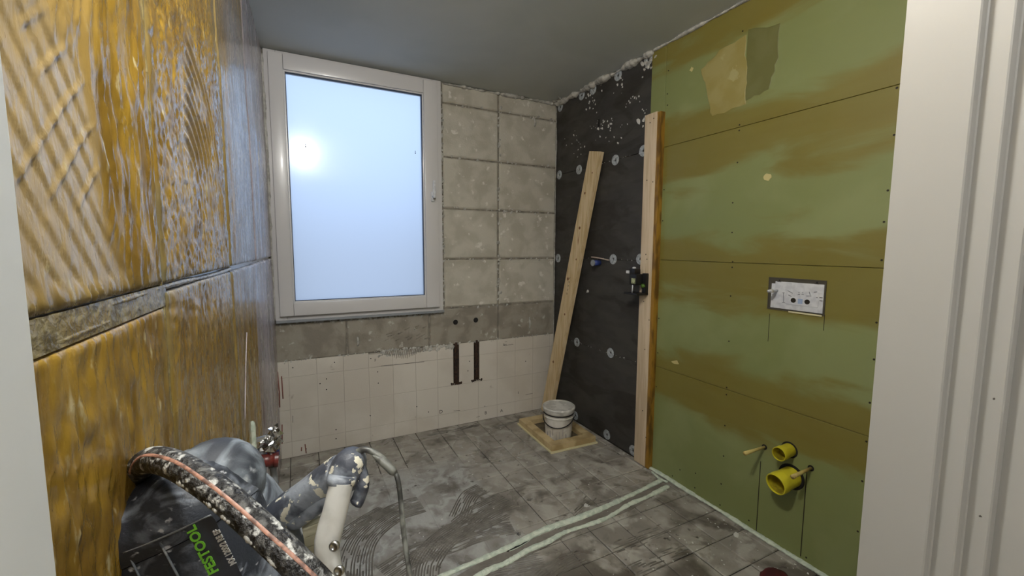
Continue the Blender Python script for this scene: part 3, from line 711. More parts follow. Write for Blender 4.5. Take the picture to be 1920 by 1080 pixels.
patch('filler_dab', rough([(1.60,2.20),(1.59,2.215),(1.575,2.205),(1.585,2.19)], 2, .002), .001, M['dot'])
# paint splashes on the black boards
ps = MB()
for (u, v, n, su, sv) in [(1108,178,26,7,14),(1130,235,30,14,10),(1078,270,16,8,12),(1185,185,12,8,8),(1207,215,8,6,8),(1160,160,8,6,8),(1100,160,14,20,8),(1150,250,10,20,12)]:
    for _ in range(n):
        p = sdw(random.gauss(u, su), random.gauss(v, sv), XR+.0038); 
        if 1.875 < p.y < 2.83 and p.z < 2.37: blobs(ps, [p], .0025, .008, (-1,0,0), .15)
for u, v in [(1102,546),(1207,225),(1197,228)]: blobs(ps, [sdw(u, v, XR+.0038)], .014, .016, (-1,0,0), .1)
for _ in range(70):
    blobs(ps, [Vector((XR+.0038, random.uniform(1.88, 2.6), random.choice([.600, .600, 1.222, 1.856])+random.gauss(0, .003)))], .0015, .004, (-1,0,0), .2)
tag(ps.build('paint_splashes', M['splash'], wr, True), 'white paint splashes on the black boards', kind='stuff')
# round plastic fixing discs
dprof = [(0,-.003), (.006,-.003), (.008,.001), (.014,.0015), (.016,.003), (.022,.003), (.024,.0015), (.029,.002), (.032,.003), (.0335,.0)]
dme = None
for y_, z_ in [(2.80,1.856),(2.544,1.855),(2.156,1.854),(1.912,1.864),(2.80,1.216),(2.151,1.225),(1.908,1.232),(2.79,.595),(2.53,.600),(2.152,.605),(2.152,2.368),(1.896,2.366),(2.529,2.364),(2.80,2.36),(2.532,.036),(2.167,.036),(1.915,.036),(2.40,2.362)]:
    if dme is None: dme = MB().lathe((0,0,0), (-1,0,0), dprof, 24); o_ = dme.build('fixing_disc', M['disc'], wr, True); dme = o_.data
    else: o_ = bpy.data.objects.new('fixing_disc', dme); COL.objects.link(o_); o_.parent = wr
    o_.location = (XR+.0035, y_, z_)
o_ = MB().box((XR-.0, 2.324, 2.10), (XR+.006, 2.338, 2.15)).build('dark_slot', M['dark'], wr)
# filler along the ceiling
bead('ceiling_filler', [(XR-.004, y, H-.006) for y in np.linspace(.9, 1.85, 12)], .010, wr, M['filler'], lump=.5, kind='stuff', step=.012)
bead('ceiling_filler', [(XR-.002, y, H-.012) for y in np.linspace(1.85, 2.84, 12)], .018, wr, M['filler'], lump=.8, kind='stuff', step=.014)
bead('ceiling_filler', [(x, D-.004, H-.010) for x in np.linspace(.92, 1.82, 12)], .013, wall_back, M['filler'], lump=.8, kind='stuff', step=.014)
bead('corner_filler', [(XR-.002, D-.003, z) for z in np.linspace(.60, 2.39, 16)], .006, wall_back, M['filler'], lump=.6, kind='stuff', step=.016, axis=0)
bb = MB(); blobs(bb, [Vector((XR-.01-abs(random.gauss(0,.02)), D-.01-abs(random.gauss(0,.05)), H-.004)) for _ in range(40)], .006, .016, (0,0,-1), .5)
blobs(bb, [Vector((XR+.003, 1.90+random.gauss(0,.03), H-.03-abs(random.gauss(0,.03)))) for _ in range(30)], .005, .012, (-1,0,0), .5)
tag(bb.build('filler_crumbs', M['filler'], wr, True), kind='stuff')

# ---------------------------------------------------------------- front wall, door opening, hallway
YF = .30; JL = -.122; JR = .753
fwm = MB(); fwm.box((-.45, .02, 0), (JL-.02, YF-.004, H)); fwm.box((JR+.07, .02, 0), (2.0, YF-.004, H)); fwm.box((JL-.02, .02, 2.10), (JR+.07, YF-.004, H))
tag(fwm.build('wall_front', M['plaster']), **S)
door = tag(empty('door_1', (.31, .16, 0)), **S)
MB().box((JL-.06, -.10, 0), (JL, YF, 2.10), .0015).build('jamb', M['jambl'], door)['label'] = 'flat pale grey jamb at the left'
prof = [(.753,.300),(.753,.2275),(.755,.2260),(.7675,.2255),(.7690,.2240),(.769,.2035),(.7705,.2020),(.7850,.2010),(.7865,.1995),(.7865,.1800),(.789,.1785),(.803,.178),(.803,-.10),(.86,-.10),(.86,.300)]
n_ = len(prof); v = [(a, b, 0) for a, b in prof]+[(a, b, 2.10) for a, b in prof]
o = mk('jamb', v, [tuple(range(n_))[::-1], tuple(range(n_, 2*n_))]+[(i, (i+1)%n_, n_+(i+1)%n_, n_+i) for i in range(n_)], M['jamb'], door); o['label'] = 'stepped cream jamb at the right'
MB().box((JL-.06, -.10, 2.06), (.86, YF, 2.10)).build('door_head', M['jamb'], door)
pk = MB()
for u, v, s_ in [(1864,748,.0013),(1838,968,.0013),(1762,742,.0009),(1812,175,.0010)]:
    d = ray(u, v); p = C0+d*(.7865/d.x); blobs(pk, [p], s_, s_*1.2, (-1,0,0), .3)
p = Vector((JL, .292, 1.12)); blobs(pk, [at(91,992,.30)], .0012, .0014, (1,0,0), .2)
pk.build('paint_chip', M['pencil'], door)
tag(MB().box((-1.2, -2.2, -.08), (2.4, .02, 0)).build('floor_hallway', M['traywood']), **S)
tag(MB().box((-1.2, -2.2, H), (2.4, .0, H+.08)).build('ceiling_hallway', M['plaster']), **S)
tag(MB().box((-1.2, -2.3, 0), (2.4, -2.2, H)).build('wall_hallway', M['plaster']), **S)
tag(MB().box((-1.3, -2.3, 0), (-1.2, .02, H)).build('wall_hallway', M['plaster']), **S)
tag(MB().box((2.4, -2.3, 0), (2.5, .02, H)).build('wall_hallway', M['plaster']), **S)
tag(MB().box((-1.3, -.0, 0), (-.45, .1, H)).build('wall_hallway', M['plaster']), **S)
tag(MB().box((2.0, -.0, 0), (2.5, .1, H)).build('wall_hallway', M['plaster']), **S)
# lamps
lt = empty('work_lamp', LAMP, label='white lamp holder on the ceiling near the door', cat='lamp')
shade_auto(MB().lathe((LAMP[0], LAMP[1], H), (0,0,-1), [(0,0),(.03,0),(.028,.018),(.0,.018)], 24).build('lamp_holder', M['white'], lt))
lt = empty('hallway_fill_lamp', (-.25, -1.0, 2.33), label='small ceiling lamp in the hallway behind the camera', cat='lamp')
MB().lathe((-.25,-1.0,2.335), (0,0,1), [(0,0),(.03,0),(.05,.02),(.05,.065),(0,.065)], 32).build('lamp_housing', M['white'], lt)

lt = empty('hallway_fill_lamp', (.36, -.9, 2.39), label='added unseen fill lamp on the hallway ceiling, nearer the door frame', cat='lamp')
MB().lathe((.36,-.9,H), (0,0,-1), [(0,0),(.03,0),(.028,.006),(0,.006)], 24).build('lamp_holder', M['white'], lt)  # holder made up for the added jamb fill light
# ---------------------------------------------------------------- timber beam in the wall
bm_ = MB().box((XR-.036, 1.776, 0.006), (XR+.013, 1.866, 2.045), .003)
o = empty('timber_beam', (XR, 1.82, 0), label='pale upright timber beam fixed between the black and green boards', cat='timber')
b1 = shade_auto(bm_.build('beam', M['beam'], o), 30)
shade_auto(MB().box((XR-.033, 1.752, .004), (XR+.013, 1.776, 2.04), .002).build('primed_edge', M['beamside'], o), 30)['label'] = 'orange brown primed edge of the beam'
sk = MB()
for u, v in [(1213,338),(1224,341),(1211,477),(1213,486),(1207,565),(1217,600),(1219,230),(1226,222),(1209,655),(1205,770),(1211,820)]:
    p = sdw(u, v, XR-.0362); sk.lathe((p.x, p.y, p.z), (-1,0,0), [(.0035,0),(.0035,.0006),(0,.0006)], 8)
sk.build('nail_holes', M['screw'], o)
# leaning plank
def P_axis(a, b): return (Vector(b)-Vector(a))
o = empty('leaning_plank', (1.72, 2.72, 0), label='long pale spruce plank leaning against the black boards behind the bucket', cat='plank')
pb = Vector((1.70, 2.735, .004)); ptp = Vector((1.806, 2.318, 1.935)); ax = (ptp-pb); L_ = ax.length; ax.normalize()
yd = Vector((0,1,0)); yd = (yd-ax*yd.dot(ax)).normalized(); zd = ax.cross(yd)
pk = MB().obox((pb+ptp)/2, yd*.060, zd*.016, ax*(L_/2), 0)
p_ = pk.build('plank', M['wood'], o)
kn = MB()
M['knot'] = mat('knot', (132,92,56), (104,70,42), scale=60, rough=.7)
for t_, s_, r_ in [(.22,.3,.010),(.42,-.2,.008),(.55,.5,.012),(.63,-.4,.007),(.74,.1,.011),(.86,.35,.009),(.93,-.3,.006)]:
    c = pb+ax*(L_*t_)+yd*.06*s_; nz = zd if zd.x < 0 else -zd
    MB().lathe(c+nz*.0161, nz, [(r_,0),(r_*.9,.0003),(0,.0004)], 12).build('knot', M['knot'], o)
for k, t_ in enumerate([.50,.515,.53,.545,.56]):
    c = pb+ax*(L_*t_)+yd*.015; nz = zd if zd.x < 0 else -zd
    text('stamp_mark', 'DNA'[k%3], .018, c+nz*.0163, -ax, (nz.cross(-ax)), M['pencil'], o)

# ---------------------------------------------------------------- bucket on a wooden tray
o = empty('wooden_tray', (1.57, 2.40, 0), label='low wooden frame on cream foam under the white bucket', cat='frame')
a_ = math.radians(-2)
def rot(x_, y_): 
    return Vector((1.57+(x_)*math.cos(a_)-y_*math.sin(a_), 2.405+x_*math.sin(a_)+y_*math.cos(a_), 0))
def rbox(x0, x1, y0, y1, z0, z1, bev=.0):
    m = MB(); c = rot((x0+x1)/2, (y0+y1)/2)+Vector((0,0,(z0+z1)/2)); ex = rot(1,0)-rot(0,0); ey = rot(0,1)-rot(0,0)
    return m.obox(c, ex*(x1-x0)/2, ey*(y1-y0)/2, Vector((0,0,(z1-z0)/2)), bev)
rbox(-.178, .178, -.248, .248, .0005, .010).build('foam_base', M['foam'], o)
rbox(-.170, .170, -.238, -.175, .010, .046, .06).build('batten', M['traywood'], o); rbox(-.170, .170, .175, .238, .010, .046, .06).build('batten', M['traywood'], o)
rbox(-.170, -.112, -.175, .175, .010, .046, .06).build('batten', M['traywood'], o); rbox(.112, .170, -.175, .175, .010, .046, .06).build('batten', M['traywood'], o)
rbox(-.112, .112, -.175, .175, .010, .014).build('tray_bottom', M['traybot'], o)
BX, BY, BZ = 1.545, 2.33, .0145
o = empty('plaster_bucket', (BX, BY, BZ), label='small white plaster-stained bucket with lid standing in the wooden frame', cat='bucket')
shade_auto(MB().lathe((BX,BY,BZ), (0,0,1), [(0,0),(.074,0),(.078,.003),(.088,.17),(.0885,.185),(0,.185)], 40).build('bucket_body', M['bucket'], o))
shade_auto(MB().lathe((BX,BY,BZ), (0,0,1), [(.090,.168),(.094,.170),(.097,.186),(.0985,.190),(.0985,.197),(.094,.201),(.089,.200),(.087,.194),(.0,.193)], 40).build('lid', M['lid'], o), 50)
shade_auto(MB().lathe((BX,BY,BZ), (0,0,1), [(.086,.158),(.0925,.158),(.0925,.163),(.086,.163)], 40).build('rim_band', M['blackpl'], o))
shade_auto(MB().lathe((BX,BY,BZ), (0,0,1), [(.084,.139),(.0925,.139),(.0925,.143),(.084,.143)], 40).build('rim_band', M['bucket'], o))
hb = []
for k in range(25):
    a = math.pi*(k/24); d_ = Vector((-.70,-.714,0)); s_ = Vector((.714,-.70,0))
    hb.append(Vector((BX,BY,BZ+.142-.050*math.sin(a)))+s_*.094*math.cos(a)*1.0+d_*.096*math.sin(a)*.98)
MB().tube(hb, .0032, 8).build('bail_handle', M['blackpl'], o, True)
gl = MB()
for k in range(7):
    a = math.radians(185+k*14); c = Vector((BX+.0805*math.cos(a), BY+.0805*math.sin(a), BZ+.03+.015*(k%3)))
    gl.obox(c, Vector((-math.sin(a), math.cos(a), 0))*.0006, Vector((math.cos(a), math.sin(a), 0))*.0022, Vector((0,0,.022)))
gl.build('label_print', M['print'], o)

for c_ in [q for q in bpy.data.objects if q.name.startswith('plaster_bucket')]: c_.scale = (1.12, 1.12, 1.10)

# ---------------------------------------------------------------- laser level clamped on the beam
o = empty('laser_level', (1.77, 1.86, 1.03), label='small black laser level clamped to the timber beam', cat='tool')
y0, zt = 1.845, 1.115
shade_auto(MB().box((1.715, y0-.030, zt-.030), (1.775, y0+.030, zt+.035), .010).build('level_body', M['blackpl'], o))
shade_auto(MB().box((1.718, y0-.012, zt+.030), (1.765, y0+.034, zt+.066), .008).build('level_head', M['blackpl'], o))
MB().lathe((1.74, y0+.016, zt+.060), (0,0,1), [(.010,0),(.010,.012),(.006,.014),(0,.014)], 16).build('adjusting_knob', M['white'], o, True)
shade_auto(MB().box((1.7155, y0+.034, zt+.036), (1.742, y0+.058, zt+.052), .003).build('lens_window', M['white'], o))
MB().box((1.7138, y0-.022, zt-.020), (1.716, y0+.008, zt+.010)).build('type_label', M['label'], o)
shade_auto(MB().box((1.765, y0-.052, zt-.085), (1.7885, y0-.022, zt+.040), .004).build('mount_rail', M['blackpl'], o))
shade_auto(MB().box((1.700, y0-.052, zt-.085), (1.7885, y0+.055, zt-.074), .002).build('mount_shelf', M['blackpl'], o))
MB().lathe((1.7652, y0-.037, zt-.032), (-1,0,0), [(.011,0),(.011,.012),(0,.013)], 14).build('green_knob', mat('tool_green', (70,104,30), rough=.4), o, True)
MB().tube([(1.722, y0+.004, zt-.028), (1.722, y0+.008, zt-.074)], [.004,.003], 8).build('spindle', M['white'], o, True)
# blue pipe plug in the black board behind the plank
o = empty('blue_pipe_plug', (XR, 2.30, 1.19), label='blue pipe plug with pale ring beside the leaning plank', cat='plug')
p = sdw(1113, 493, 1.78)
MB().tube([(XR+.004, p.y, p.z), (1.775, p.y-.002, p.z)], [.020,.018], 16).build('plug', M['blue'], o, True)
shade_auto(MB().lathe((1.775, p.y-.002, p.z), (-1,0,0), [(.018,0),(.021,0),(.021,.006),(.0,.007)], 20).build('plug_ring', M['greypl'], o))
p1 = sdw(1109, 482, XR-.002); p2 = sdw(1142, 488, XR-.002)
tag(MB().tube(curve([p1, p1.lerp(p2, .4)+Vector((-.006,0,.003)), p2], 6), [.005]*12+[.004], 8).build('pale_pipe_stub', mat('pale_pipe', (176,160,146), rough=.5), None, True), 'thin pale pipe stub beside the round fixing disc', 'pipe')

# ---------------------------------------------------------------- cistern access box in the green wall
CY0, CY1, CZ0, CZ1 = .905, 1.122, 1.042, 1.172
o = empty('cistern_box', (XR, 1.01, 1.042), label='white cistern access insert recessed in the green wall', cat='cistern')
# dark rim of the cut-out standing just proud, insert inside
rim = MB(); w_ = .004
rim.box((XR-.003, CY0-w_, CZ0-w_), (XR+.002, CY0, CZ1+w_)); rim.box((XR-.003, CY1, CZ0-w_), (XR+.002, CY1+w_, CZ1+w_))
rim.box((XR-.003, CY0, CZ0-w_), (XR+.002, CY1, CZ0)); rim.box((XR-.003, CY0, CZ1), (XR+.002, CY1, CZ1+w_))
rim.build('cutout_edge', M['sleeve_dark'], o)
MB().box((XR-.0012, CY0, CZ0), (XR+.001, CY1, CZ1)).build('recess', M['sleeve_dark'], o)
ins = MB().box((XR-.0045, CY0+.002, CZ0+.004), (XR-.001, CY1-.026, CZ1-.012), .001)
ins.box((XR-.003, CY1-.026, CZ0+.004), (XR-.001, CY1-.010, CZ1-.022), .0008)
insert = shade_auto(ins.build('insert_plate', M['white'], o), 30)
MB().box((XR-.0062, CY0+.018, CZ0+.026), (XR-.0044, CY1-.046, CZ0+.084), .0008).build('raised_panel', M['white'], insert)
for u in (1489, 1515):
    p = sdw(u, 563 if u < 1500 else 566); MB().lathe((XR-.0055, p.y, p.z), (-1,0,0), [(0,.0011),(.0095,.0011),(.0100,.0013),(.0105,-.001)], 20).build('plug_hole', M['screw'], o)
p = sdw(1502, 565); MB().box((XR-.0068, p.y-.009, p.z-.010), (XR-.006, p.y+.009, p.z+.010)).build('blue_marking', M['printb'], o)
pm = MB()
for u0_, v0_, u1_, v1_ in [(1467,549,1471,549),(1469,549,1469,567),(1466,567,1472,567),(1477,545,1486,550),(1478,553,1484,556),(1496,552,1500,552),(1497,549,1499,549),(1503,552,1507,552),(1504,549,1506,549),(1512,555,1521,555),(1517,547,1519,553),(1526,548,1532,547),(1530,558,1533,558)]:
    a = sdw(u0_, v0_, XR-.0066); b = sdw(u1_, v1_, XR-.0066); pm.tube([a, b], .0011, 5)
tag(pm.build('pictogram_print', M['print'], o), kind='stuff')
for u, v in [(1463,528),(1533,532)]:
    p = sdw(u, v); m = MB().box((XR-.0052, p.y-.007, p.z-.002), (XR-.0042, p.y+.009, p.z)); m.box((XR-.0052, p.y-.002, p.z+.002), (XR-.0042, p.y+.003, p.z+.008)); m.build('clip_slot', M['dark'], o)
for v in (558, 564):
    p = sdw(1541, v); MB().box((XR-.0052, p.y-.005, p.z-.0012), (XR-.0042, p.y+.006, p.z+.0012)).build('clip_slot', M['dark'], o)
p = sdw(1458, 545); a = Vector((XR-.004, p.y, p.z))
MB().tube([a, a+Vector((-.055, .004, .0))], .0055, 12).build('threaded_rod', M['white'], o, True)
shade_auto(MB().lathe(a+Vector((-.030,.002,0)), (-1,0,0), [(.0,0),(.009,0),(.009,.010),(0,.010)], 6).build('rod_nut', M['lid'], o), 20)
MB().box((XR-.004, CY0+.004, CZ0-.008), (XR-.0005, CY0+.13, CZ0-.002)).build('chipped_edge', M['foam'], o)

# ---------------------------------------------------------------- yellow pipe caps
def pipecap(name, c, r, ln, tilt, label, tabdir=None):
    o = empty(name, (XR, c[1], c[2]), label=label, cat='pipe cap')
    ax = Vector((-1, tilt[0], tilt[1])).normalized(); c = Vector(c)
    b = shade_auto(MB().lathe(c, ax, [(r*.93,-.03),(r*.93,ln*.6),(r,ln*.62),(r*1.0,ln*.97),(r*.97,ln),(r*.90,ln),(r*.88,ln*.97),(r*.86,ln*.35),(0,ln*.33)], 36).build('cap_body', M['yellow'], o), 50)
    shade_auto(MB().lathe(c, ax, [(r*.865,ln*.94),(r*.845,ln*.37),(0,ln*.345)], 36).build('cap_inside', M['yellowin'], o), 60)
    return o, ax
def hole(c, r): MB().lathe((XR-.0008, c[1], c[2]), (-1,0,0), [(0,0),(r*1.0,0),(r*1.12,.0004),(r*1.14,-.001)], 30).build('pipe_cutout', M['dark'], wr)
hole((0,.995,.452), .030); hole((0,.980,.340), .047)
o1, _ = pipecap('small_pipe_cap', (XR, .995, .452), .029, .075, (0, -.04), 'small yellow pipe cap in the green wall, above the large one')
o2, _ = pipecap('large_pipe_cap', (XR, .980, .340), .044, .095, (.10, -.16), 'large yellow drain cap in the green wall, under the small one')
for nm, p0, dv, lb in [('fixing_rod', (XR, 1.10, .418), (-.125, .008, -.006), 'cream sleeved threaded rod left of the small yellow cap'),
                       ('fixing_rod', (XR, .908, .413), (-.115, .006, -.012), 'cream sleeved threaded rod right of the large yellow cap')]:
    o = empty(nm, p0, label=lb, cat='rod'); p0 = Vector(p0); dv = Vector(dv)
    MB().tube([p0, p0+dv*.5, p0+dv*.75, p0+dv], [.0055,.0065,.008,.009], 14).build('rod_sleeve', M['sleeve'], o, True)
    MB().lathe(p0+Vector((-.0008,0,0)), (-1,0,0), [(0,0),(.011,0),(.012,.0004),(.012,-.001)], 16).build('rod_hole', M['dark'], o)

# ---------------------------------------------------------------- red pipe, blue ring, foil at the left corner
def lt_(u, v, off=0):
    d = ray(u, v); tn = math.tan(WA)   # x = -.134-(D-y)tn+off
    t_ = (-.134-D*tn+off)/(d.x-d.y*tn); return C0+d*t_
p = lt_(481, 866, .01); e_ = p+Vector((.085, .0, -.002))
o = empty('red_pipe_stub', p, label='short dark red pipe stub sticking out of the left wall', cat='pipe')
d_ = at(521, 858, 1.72)-at(478, 866, 1.66)
a = at(476, 866, 1.500); b = at(522, 861, 1.535)
MB().tube([a, b], .0228, 20).build('pipe', M['red'], o, True)
shade_auto(MB().lathe(b, (b-a), [(.0228,-.012),(.027,-.012),(.027,0),(.022,.001),(.021,-.006),(0,-.006)], 24).build('pipe_socket', M['red'], o))
o = empty('blue_ringed_pipe', at(500, 845, 1.560), label='grey pipe end with a blue ring just above the red pipe', cat='pipe')
a = at(486, 852, 1.525); b = at(521, 836, 1.565)
MB().tube([a, b], .0212, 20).build('pipe', M['greypl'], o, True)
shade_auto(MB().tube([at(498,851,1.535), at(522,843,1.560)], [.0215,.0215], 20).build('blue_ring', M['blue'], o))
o = empty('lower_pipe_end', at(510, 880, 1.560), label='dark grey clotted pipe end hanging below the red pipe', cat='pipe')
MB().tube(curve([at(512,872,1.555), at(513,885,1.555), at(516,905,1.555), at(514,925,1.560)], 4), [.017,.015,.012,.011,.010,.010,.011,.010,.012,.009,.010,.009,.008], 12).build('pipe', M['greypl'], o, True)
fo = MB(); ctr = [at(497,826,1.515), at(506,818,1.520), at(513,808,1.525), at(517,822,1.530), at(508,834,1.525), at(520,830,1.525), at(503,842,1.530)]
for k, c in enumerate(ctr):
    bm = bmesh.new(); bmesh.ops.create_icosphere(bm, subdivisions=2, radius=.020)
    for q in bm.verts: q.co = q.co*random.choice((.35, .6, .8, 1.1, 1.45)); q.co.z *= 1.1
    bm.verts.index_update(); fo.add([c+q.co for q in bm.verts], [[i.index for i in g_.verts] for g_ in bm.faces]); bm.free()
fo.tube([at(478,826,1.485), at(500,820,1.515)], [.009,.011], 8); fo.tube([at(497,838,1.525), at(519,852,1.545)], [.006,.007], 6); fo.tube([at(502,832,1.525), at(521,842,1.545)], [.005,.006], 6)
tag(fo.build('foil_bundle', M['foil']), 'crumpled silver foil bundle above the red pipe', 'foil')
p = flo(1452, 1084, .01)
bm = bmesh.new(); bmesh.ops.create_icosphere(bm, subdivisions=3, radius=1)
for q in bm.verts: q.co = Vector((q.co.x*.060, q.co.y*.045, max(q.co.z, -.3)*.022))*random.uniform(.93, 1.07)
bm.verts.index_update(); tag(mk('red_rag', [p+q.co for q in bm.verts], [[i.index for i in g_.verts] for g_ in bm.faces], M['redthing'], None, True), 'dark red rag lying on the floor by the green wall', 'rag'); bm.free()

# ---------------------------------------------------------------- paddle mixer leaning in the left foreground
MT = .47
def V2(dx, dy): return rt*dx+up*dy
px = MT/F
mx = empty('paddle_mixer', flo(420, 1500), label='dusty black paddle mixer leaning against the gold wall', cat='mixer')
A = V2(-.40, .917); W = V2(.917, .40); B = -fw
def sec(u, v, t, hw, hd, pw=2.6, a=W, b=B): return (at(u, v, t), a*(hw*t/F), b*hd, pw)
def along(u, v, s): return u-.40*s, v-.917*s
# front housing with the label (continues below the frame)
S_ = []
c0 = (340, 992)
for s, hw, hd, pw in [(-420,30,.03,2.4),(-400,70,.06,3),(-300,112,.075,3.4),(-160,118,.075,3.6),(-60,121,.072,3.8),(-12,122,.070,3.8),(-2,122,.069,3.8)]:
    u, v = along(*c0, s); S_.append(sec(u, v, MT+.075, hw*1.16*.47/(.545)*1.0, hd, pw))
fh = shade_auto(MB().loft(S_, 48).build('front_housing', M['mixer2'], mx), 50)
S_ = []
for s, hw, hd, pw, sh in [(0,124,.071,3.8,0),(20,128,.074,3.6,-2),(45,128,.072,3.2,-4),(70,112,.064,3,4),(92,84,.052,2.6,16),(108,54,.036,2.4,24),(118,22,.018,2.2,28),(121,3,.004,2,30)]:
    u, v = along(*c0, s); u += .917*sh; v -= .40*sh
    S_.append(sec(u, v, MT+.075, hw, hd, pw))
hood = shade_auto(MB().loft(S_, 48).build('motor_hood', M['mixer2'], mx), 50)
# dome on top, side housing
S_ = []
for k in range(13):
    a = math.pi*(k/12); s = -82*math.cos(a); r_ = max(math.sin(a), .02)
    u, v = along(408, 906, s); S_.append(sec(u, v, .585, 76*r_, .062*r_, 2.1))
shade_auto(MB().loft(S_, 40).build('motor_dome', M['mixer'], mx), 60)
S_ = []
for s, hw, cx in [(98,4,385),(92,26,386),(75,46,390),(50,64,394),(20,80,398),(-20,94,402),(-70,104,406),(-130,108,408),(-250,110,410),(-330,70,415)]:
    u, v = along(cx, 935, s); S_.append(sec(u, v, .61, hw, .070*min(1, hw/90), 2.2))
shade_auto(MB().loft(S_, 44).build('gear_housing', M['mixer'], mx), 60)
S_ = []
for s, hw, cx in [(62,4,480),(56,30,482),(40,48,486),(10,62,488),(-40,72,488),(-120,76,488),(-200,60,488)]:
    u, v = along(cx, 1010, s); S_.append(sec(u, v, .63, hw, .060*min(1, hw/62), 2.4))
shade_auto(MB().loft(S_, 40).build('gear_flange', M['mixer'], mx), 60)
# label plate and lettering on the front face
tf = MT+.0035
def face(u, v, h=0): return at(u, v, tf-h)
pc = [(399,966),(347,988),(440,1180),(492,1158)]
cs = []
for i, (u, v) in enumerate(pc):
    pr_, nx_ = pc[i-1], pc[(i+1) % 4]
    def toward(q, d): 
        L = math.hypot(q[0]-u, q[1]-v); return (u+(q[0]-u)*d/L, v+(q[1]-v)*d/L)
    a1, a2 = toward(pr_, 8), toward(nx_, 8); mid = (u*.5+(a1[0]+a2[0])*.25, v*.5+(a1[1]+a2[1])*.25)
    cs += [a1, mid, a2]
n_ = len(cs); vv = [face(u, v, .0022) for u, v in cs]+[face(u, v, -.004) for u, v in cs]
mk('label_plate', vv, [tuple(range(n_)), *[(i, n_+i, n_+(i+1) % n_, (i+1) % n_) for i in range(n_)]], M['plate'], mx)
td = (V2(-43, 83)).normalized(); tdp = (V2(-83, -43)).normalized()   # reading direction and letter-top direction
p0 = face(410, 1071, .003)
text('green_lettering', 'FESTOOL', .0165, p0, td, tdp, M['green_txt'], mx, .0003, .0005, width=.0590)
text('white_lettering', 'MX 1200/2 RE EF', .0102, face(443, 1056, .003), td, tdp, M['white_txt'], mx, .0003, .0004, width=.0440)
# raised ribs and seam on the front housing
for (a, b) in [((297,1012),(350,1110)), ((244,1045),(275,1110))]:
    MB().tube([face(*a, -.0003), face(*b, -.0003)], .0012, 8).build('housing_rib', M['mixer'], mx, True)
MB().tube(curve([face(u, v, .0012) for u, v in [(232,1036),(280,1018),(340,992),(395,966)]], 5), .0011, 8).build('housing_seam', M['greypl'], mx, True)
MB().lathe(face(218, 981, -.006), -fw, [(.0032,0),(.003,.002),(0,.0025)], 12).build('housing_screw', M['chrome'], mx, True)
# grip bar, elbow joint, grey handle
gp = curve([at(500,990,.60), at(540,955,.595), at(575,930,.59), at(608,905,.585), at(640,884,.58)], 6)
MB().tube(gp, [.024-.0015*math.sin(3.1*i/(len(gp)-1)) for i in range(len(gp))], 24).build('grip_bar', M['grip'], mx, True)
gp = curve([at(545,985,.585), at(580,960,.58), at(618,932,.575)], 6)
MB().tube(gp, [.007,.0095,.011,.011,.011,.011,.011,.011,.011,.011,.011,.010,.009], 12).build('grip_trim', M['grip'], mx, True)
S_ = []
ja = V2(.45, .89)
for k in range(11):
    a = math.pi*k/10; s = -46*math.cos(a); r_ = max(math.sin(a), .05)**.75
    S_.append((at(650+.35*s, 883-.89*s, .575), V2(.93, -.30)*(33*.575/F*r_), B*(.026*r_), 2.2))
shade_auto(MB().loft(S_, 32).build('handle_joint', M['grip'], mx), 60)
MB().lathe(at(641,899,.553), (at(634,935,.55)-at(641,899,.553)), [(.0,-.006),(.0175,-.005),(.0185,.0),(.0185,.003),(.0165,.006),(.0,.0065)], 28).build('handle_collar', M['grip'], mx, True)
S_ = []
for s_ in range(6): pass
gp = curve([at(672,870,.575), at(680,905,.572), at(672,935,.57), at(664,948,.565)], 4)
MB().tube(gp, [.009]*12+[.005], 12).build('joint_lever', M['grip'], mx, True)
hp = [(641,902,.548,21),(635,930,.546,22),(628,960,.544,22.5),(621,985,.543,23),(615,1010,.542,23),(613,1035,.54,21),(618,1065,.54,20),(628,1100,.538,21),(640,1150,.538,22),(655,1230,.538,22)]
S_ = []
for i, (u, v, t, r_) in enumerate(hp):
    a = hp[max(i-1, 0)]; b = hp[min(i+1, len(hp)-1)]; d = (at(b[0], b[1], b[2])-at(a[0], a[1], a[2])).normalized()
    xx = d.cross(B).normalized(); yy = xx.cross(d).normalized()
    S_.append((at(u, v, t), xx*(r_*t/F), yy*.0135, 2.6 if v > 980 else 2.1))
shade_auto(MB().loft(S_, 28).build('grey_handle', M['handle'], mx), 60)
for u, v in [(627,1024),(636,1070)]:
    c = at(u, v, .5255)
    MB().lathe(c, -fw, [(.0062,-.002),(.0065,.0015),(.0045,.003),(.0038,.0012),(0,.001)], 16).build('handle_screw', M['chrome'], mx, True)
gpl = MB().obox(at(598,1040,.60), V2(.93,.30)*.016, V2(-.16,.98)*.052, B*.004, .05)
for k in range(7):
    c = at(598,1040,.5935)+V2(-.16,.98)*(-.042+.014*k); gpl.obox(c, V2(.93,.36)*.0155, V2(-.2,.97)*.0016, B*.0016, 0)
gpl.build('ribbed_guard', M['cream'], mx)
# power cord
cp = [at(664,850,.575), at(683,843,.575), at(702,849,.575), at(722,864,.575), at(740,885,.575), at(747,905,.572), at(752,945,.57), at(757,1000,.565), at(764,1050,.56), at(770,1085,.558), at(778,1150,.555), at(785,1300,.55)]
cp.append(Vector((cp[-1].x+.01, cp[-1].y+.02, .02))); cp.append(Vector((cp[-1].x+.1, cp[-1].y+.1, .006)))
cc = curve(cp, 8); n0 = 8*4
MB().tube(cc, [.0042 if i < n0 else .0034 for i in range(len(cc))], 12).build('power_cord', M['cord'], mx, True)
MB().tube(curve([at(700,852,.574), at(722,869,.574), at(741,888,.574)], 4), [.003,.004,.005,.0058,.006,.006,.006,.006,.004], 12).build('cord_sleeve', M['cord'], mx, True)
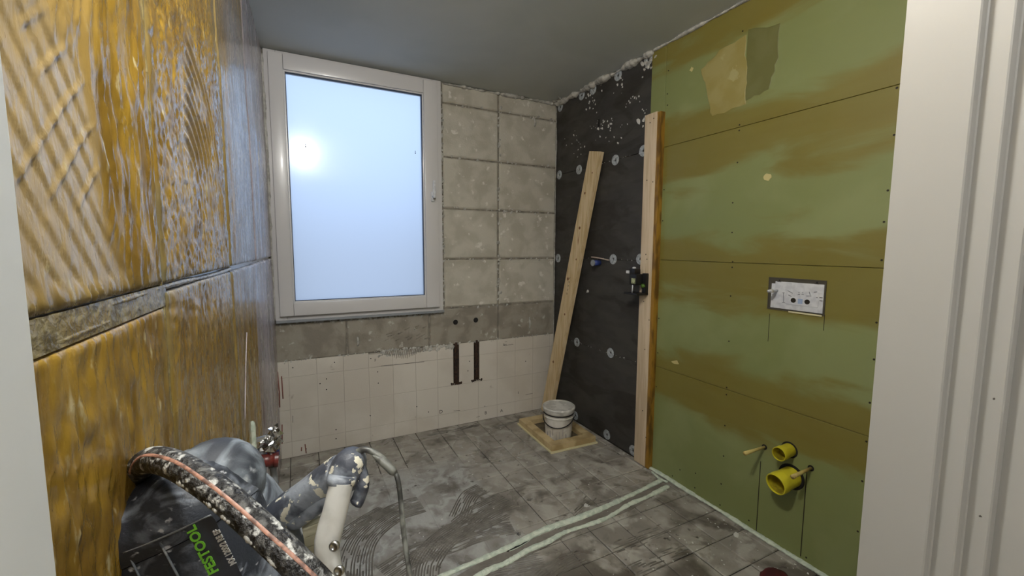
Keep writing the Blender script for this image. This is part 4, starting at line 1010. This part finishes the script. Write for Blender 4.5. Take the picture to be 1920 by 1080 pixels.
# shaft and stirrer down to the floor
b0 = at(500, 1330, .56); b1 = Vector((b0.x+.02, b0.y+.02, .07))
MB().tube([b0+Vector((0,0,.10)), b1], .008, 14).build('mixing_shaft', M['chrome'], mx, True)
stm = MB(); 
for k in range(3):
    pts = [b1+Vector((.06*math.cos(a+2.094*k)*math.sin(q), .06*math.sin(a+2.094*k)*math.sin(q), -.062+.12*(1-q/3.1416))) for q, a in [(3.1416*i/10, 1.2*i/10) for i in range(11)]]
    stm.tube(pts, .004, 8)
stm.build('stirrer_head', M['chrome'], mx, True)
# hose draped across the mixer
ho = empty('thick_hose', at(440, 950, .44), label='thick spattered black hose with a copper stripe draped over the mixer', cat='hose')
hp = [(300,935,.555),(268,905,.545),(262,880,.520),(285,862,.495),(330,872,.470),(385,905,.452),(440,948,.440),(500,1003,.430),(560,1060,.422),(615,1120,.420),(660,1200,.430)]
HP = curve([at(*q) for q in hp], 10); HR = .0148
MB().tube(HP, HR, 28).build('hose_tube', M['hose'], ho, True)
sp_ = []; n_h = len(HP)
for i, p in enumerate(HP):
    if i < 24: continue
    t_ = (HP[min(i+1, n_h-1)]-HP[max(i-1, 0)]).normalized(); toC = (C0-p); toC = (toC-t_*toC.dot(t_)).normalized(); side = t_.cross(toC)
    a = .15+.1*math.sin(i*.08); sp_.append((p, toC*math.cos(a)-side*math.sin(a), t_))
v = []; f = []
for p, nn, t_ in sp_:
    sd_ = t_.cross(nn); v += [p+nn*HR*.94-sd_*.0024, p+nn*HR*1.02-sd_*.0014, p+nn*HR*1.02+sd_*.0014, p+nn*HR*.94+sd_*.0024]
for i in range(len(sp_)-1):
    for k in range(3): f.append((4*i+k, 4*i+k+1, 4*i+k+5, 4*i+k+4))
mk('copper_stripe', v, f, M['stripe'], ho, True)
blm = MB()
for (u, v, k) in [(352,905,10),(400,945,10),(520,1045,16),(430,975,8),(480,1010,8)]:
    for _ in range(k):
        q = at(u+random.gauss(0, 7), v+random.gauss(0, 6), .5); i = min(range(n_h), key=lambda j: ((HP[j]-C0).normalized()-(q-C0).normalized()).length)
        c = HP[i]; dirn = ((q-C0).normalized()*(c-C0).length+C0-c); dirn = dirn.normalized()*.6 if dirn.length > 1e-4 else up*.5
        nn = (dirn-fw*.8).normalized(); blobs(blm, [c+nn*HR*.98], .0012, .0034, nn, .5)
tag(blm.build('plaster_spatter', M['splash'], ho, True), kind='stuff')
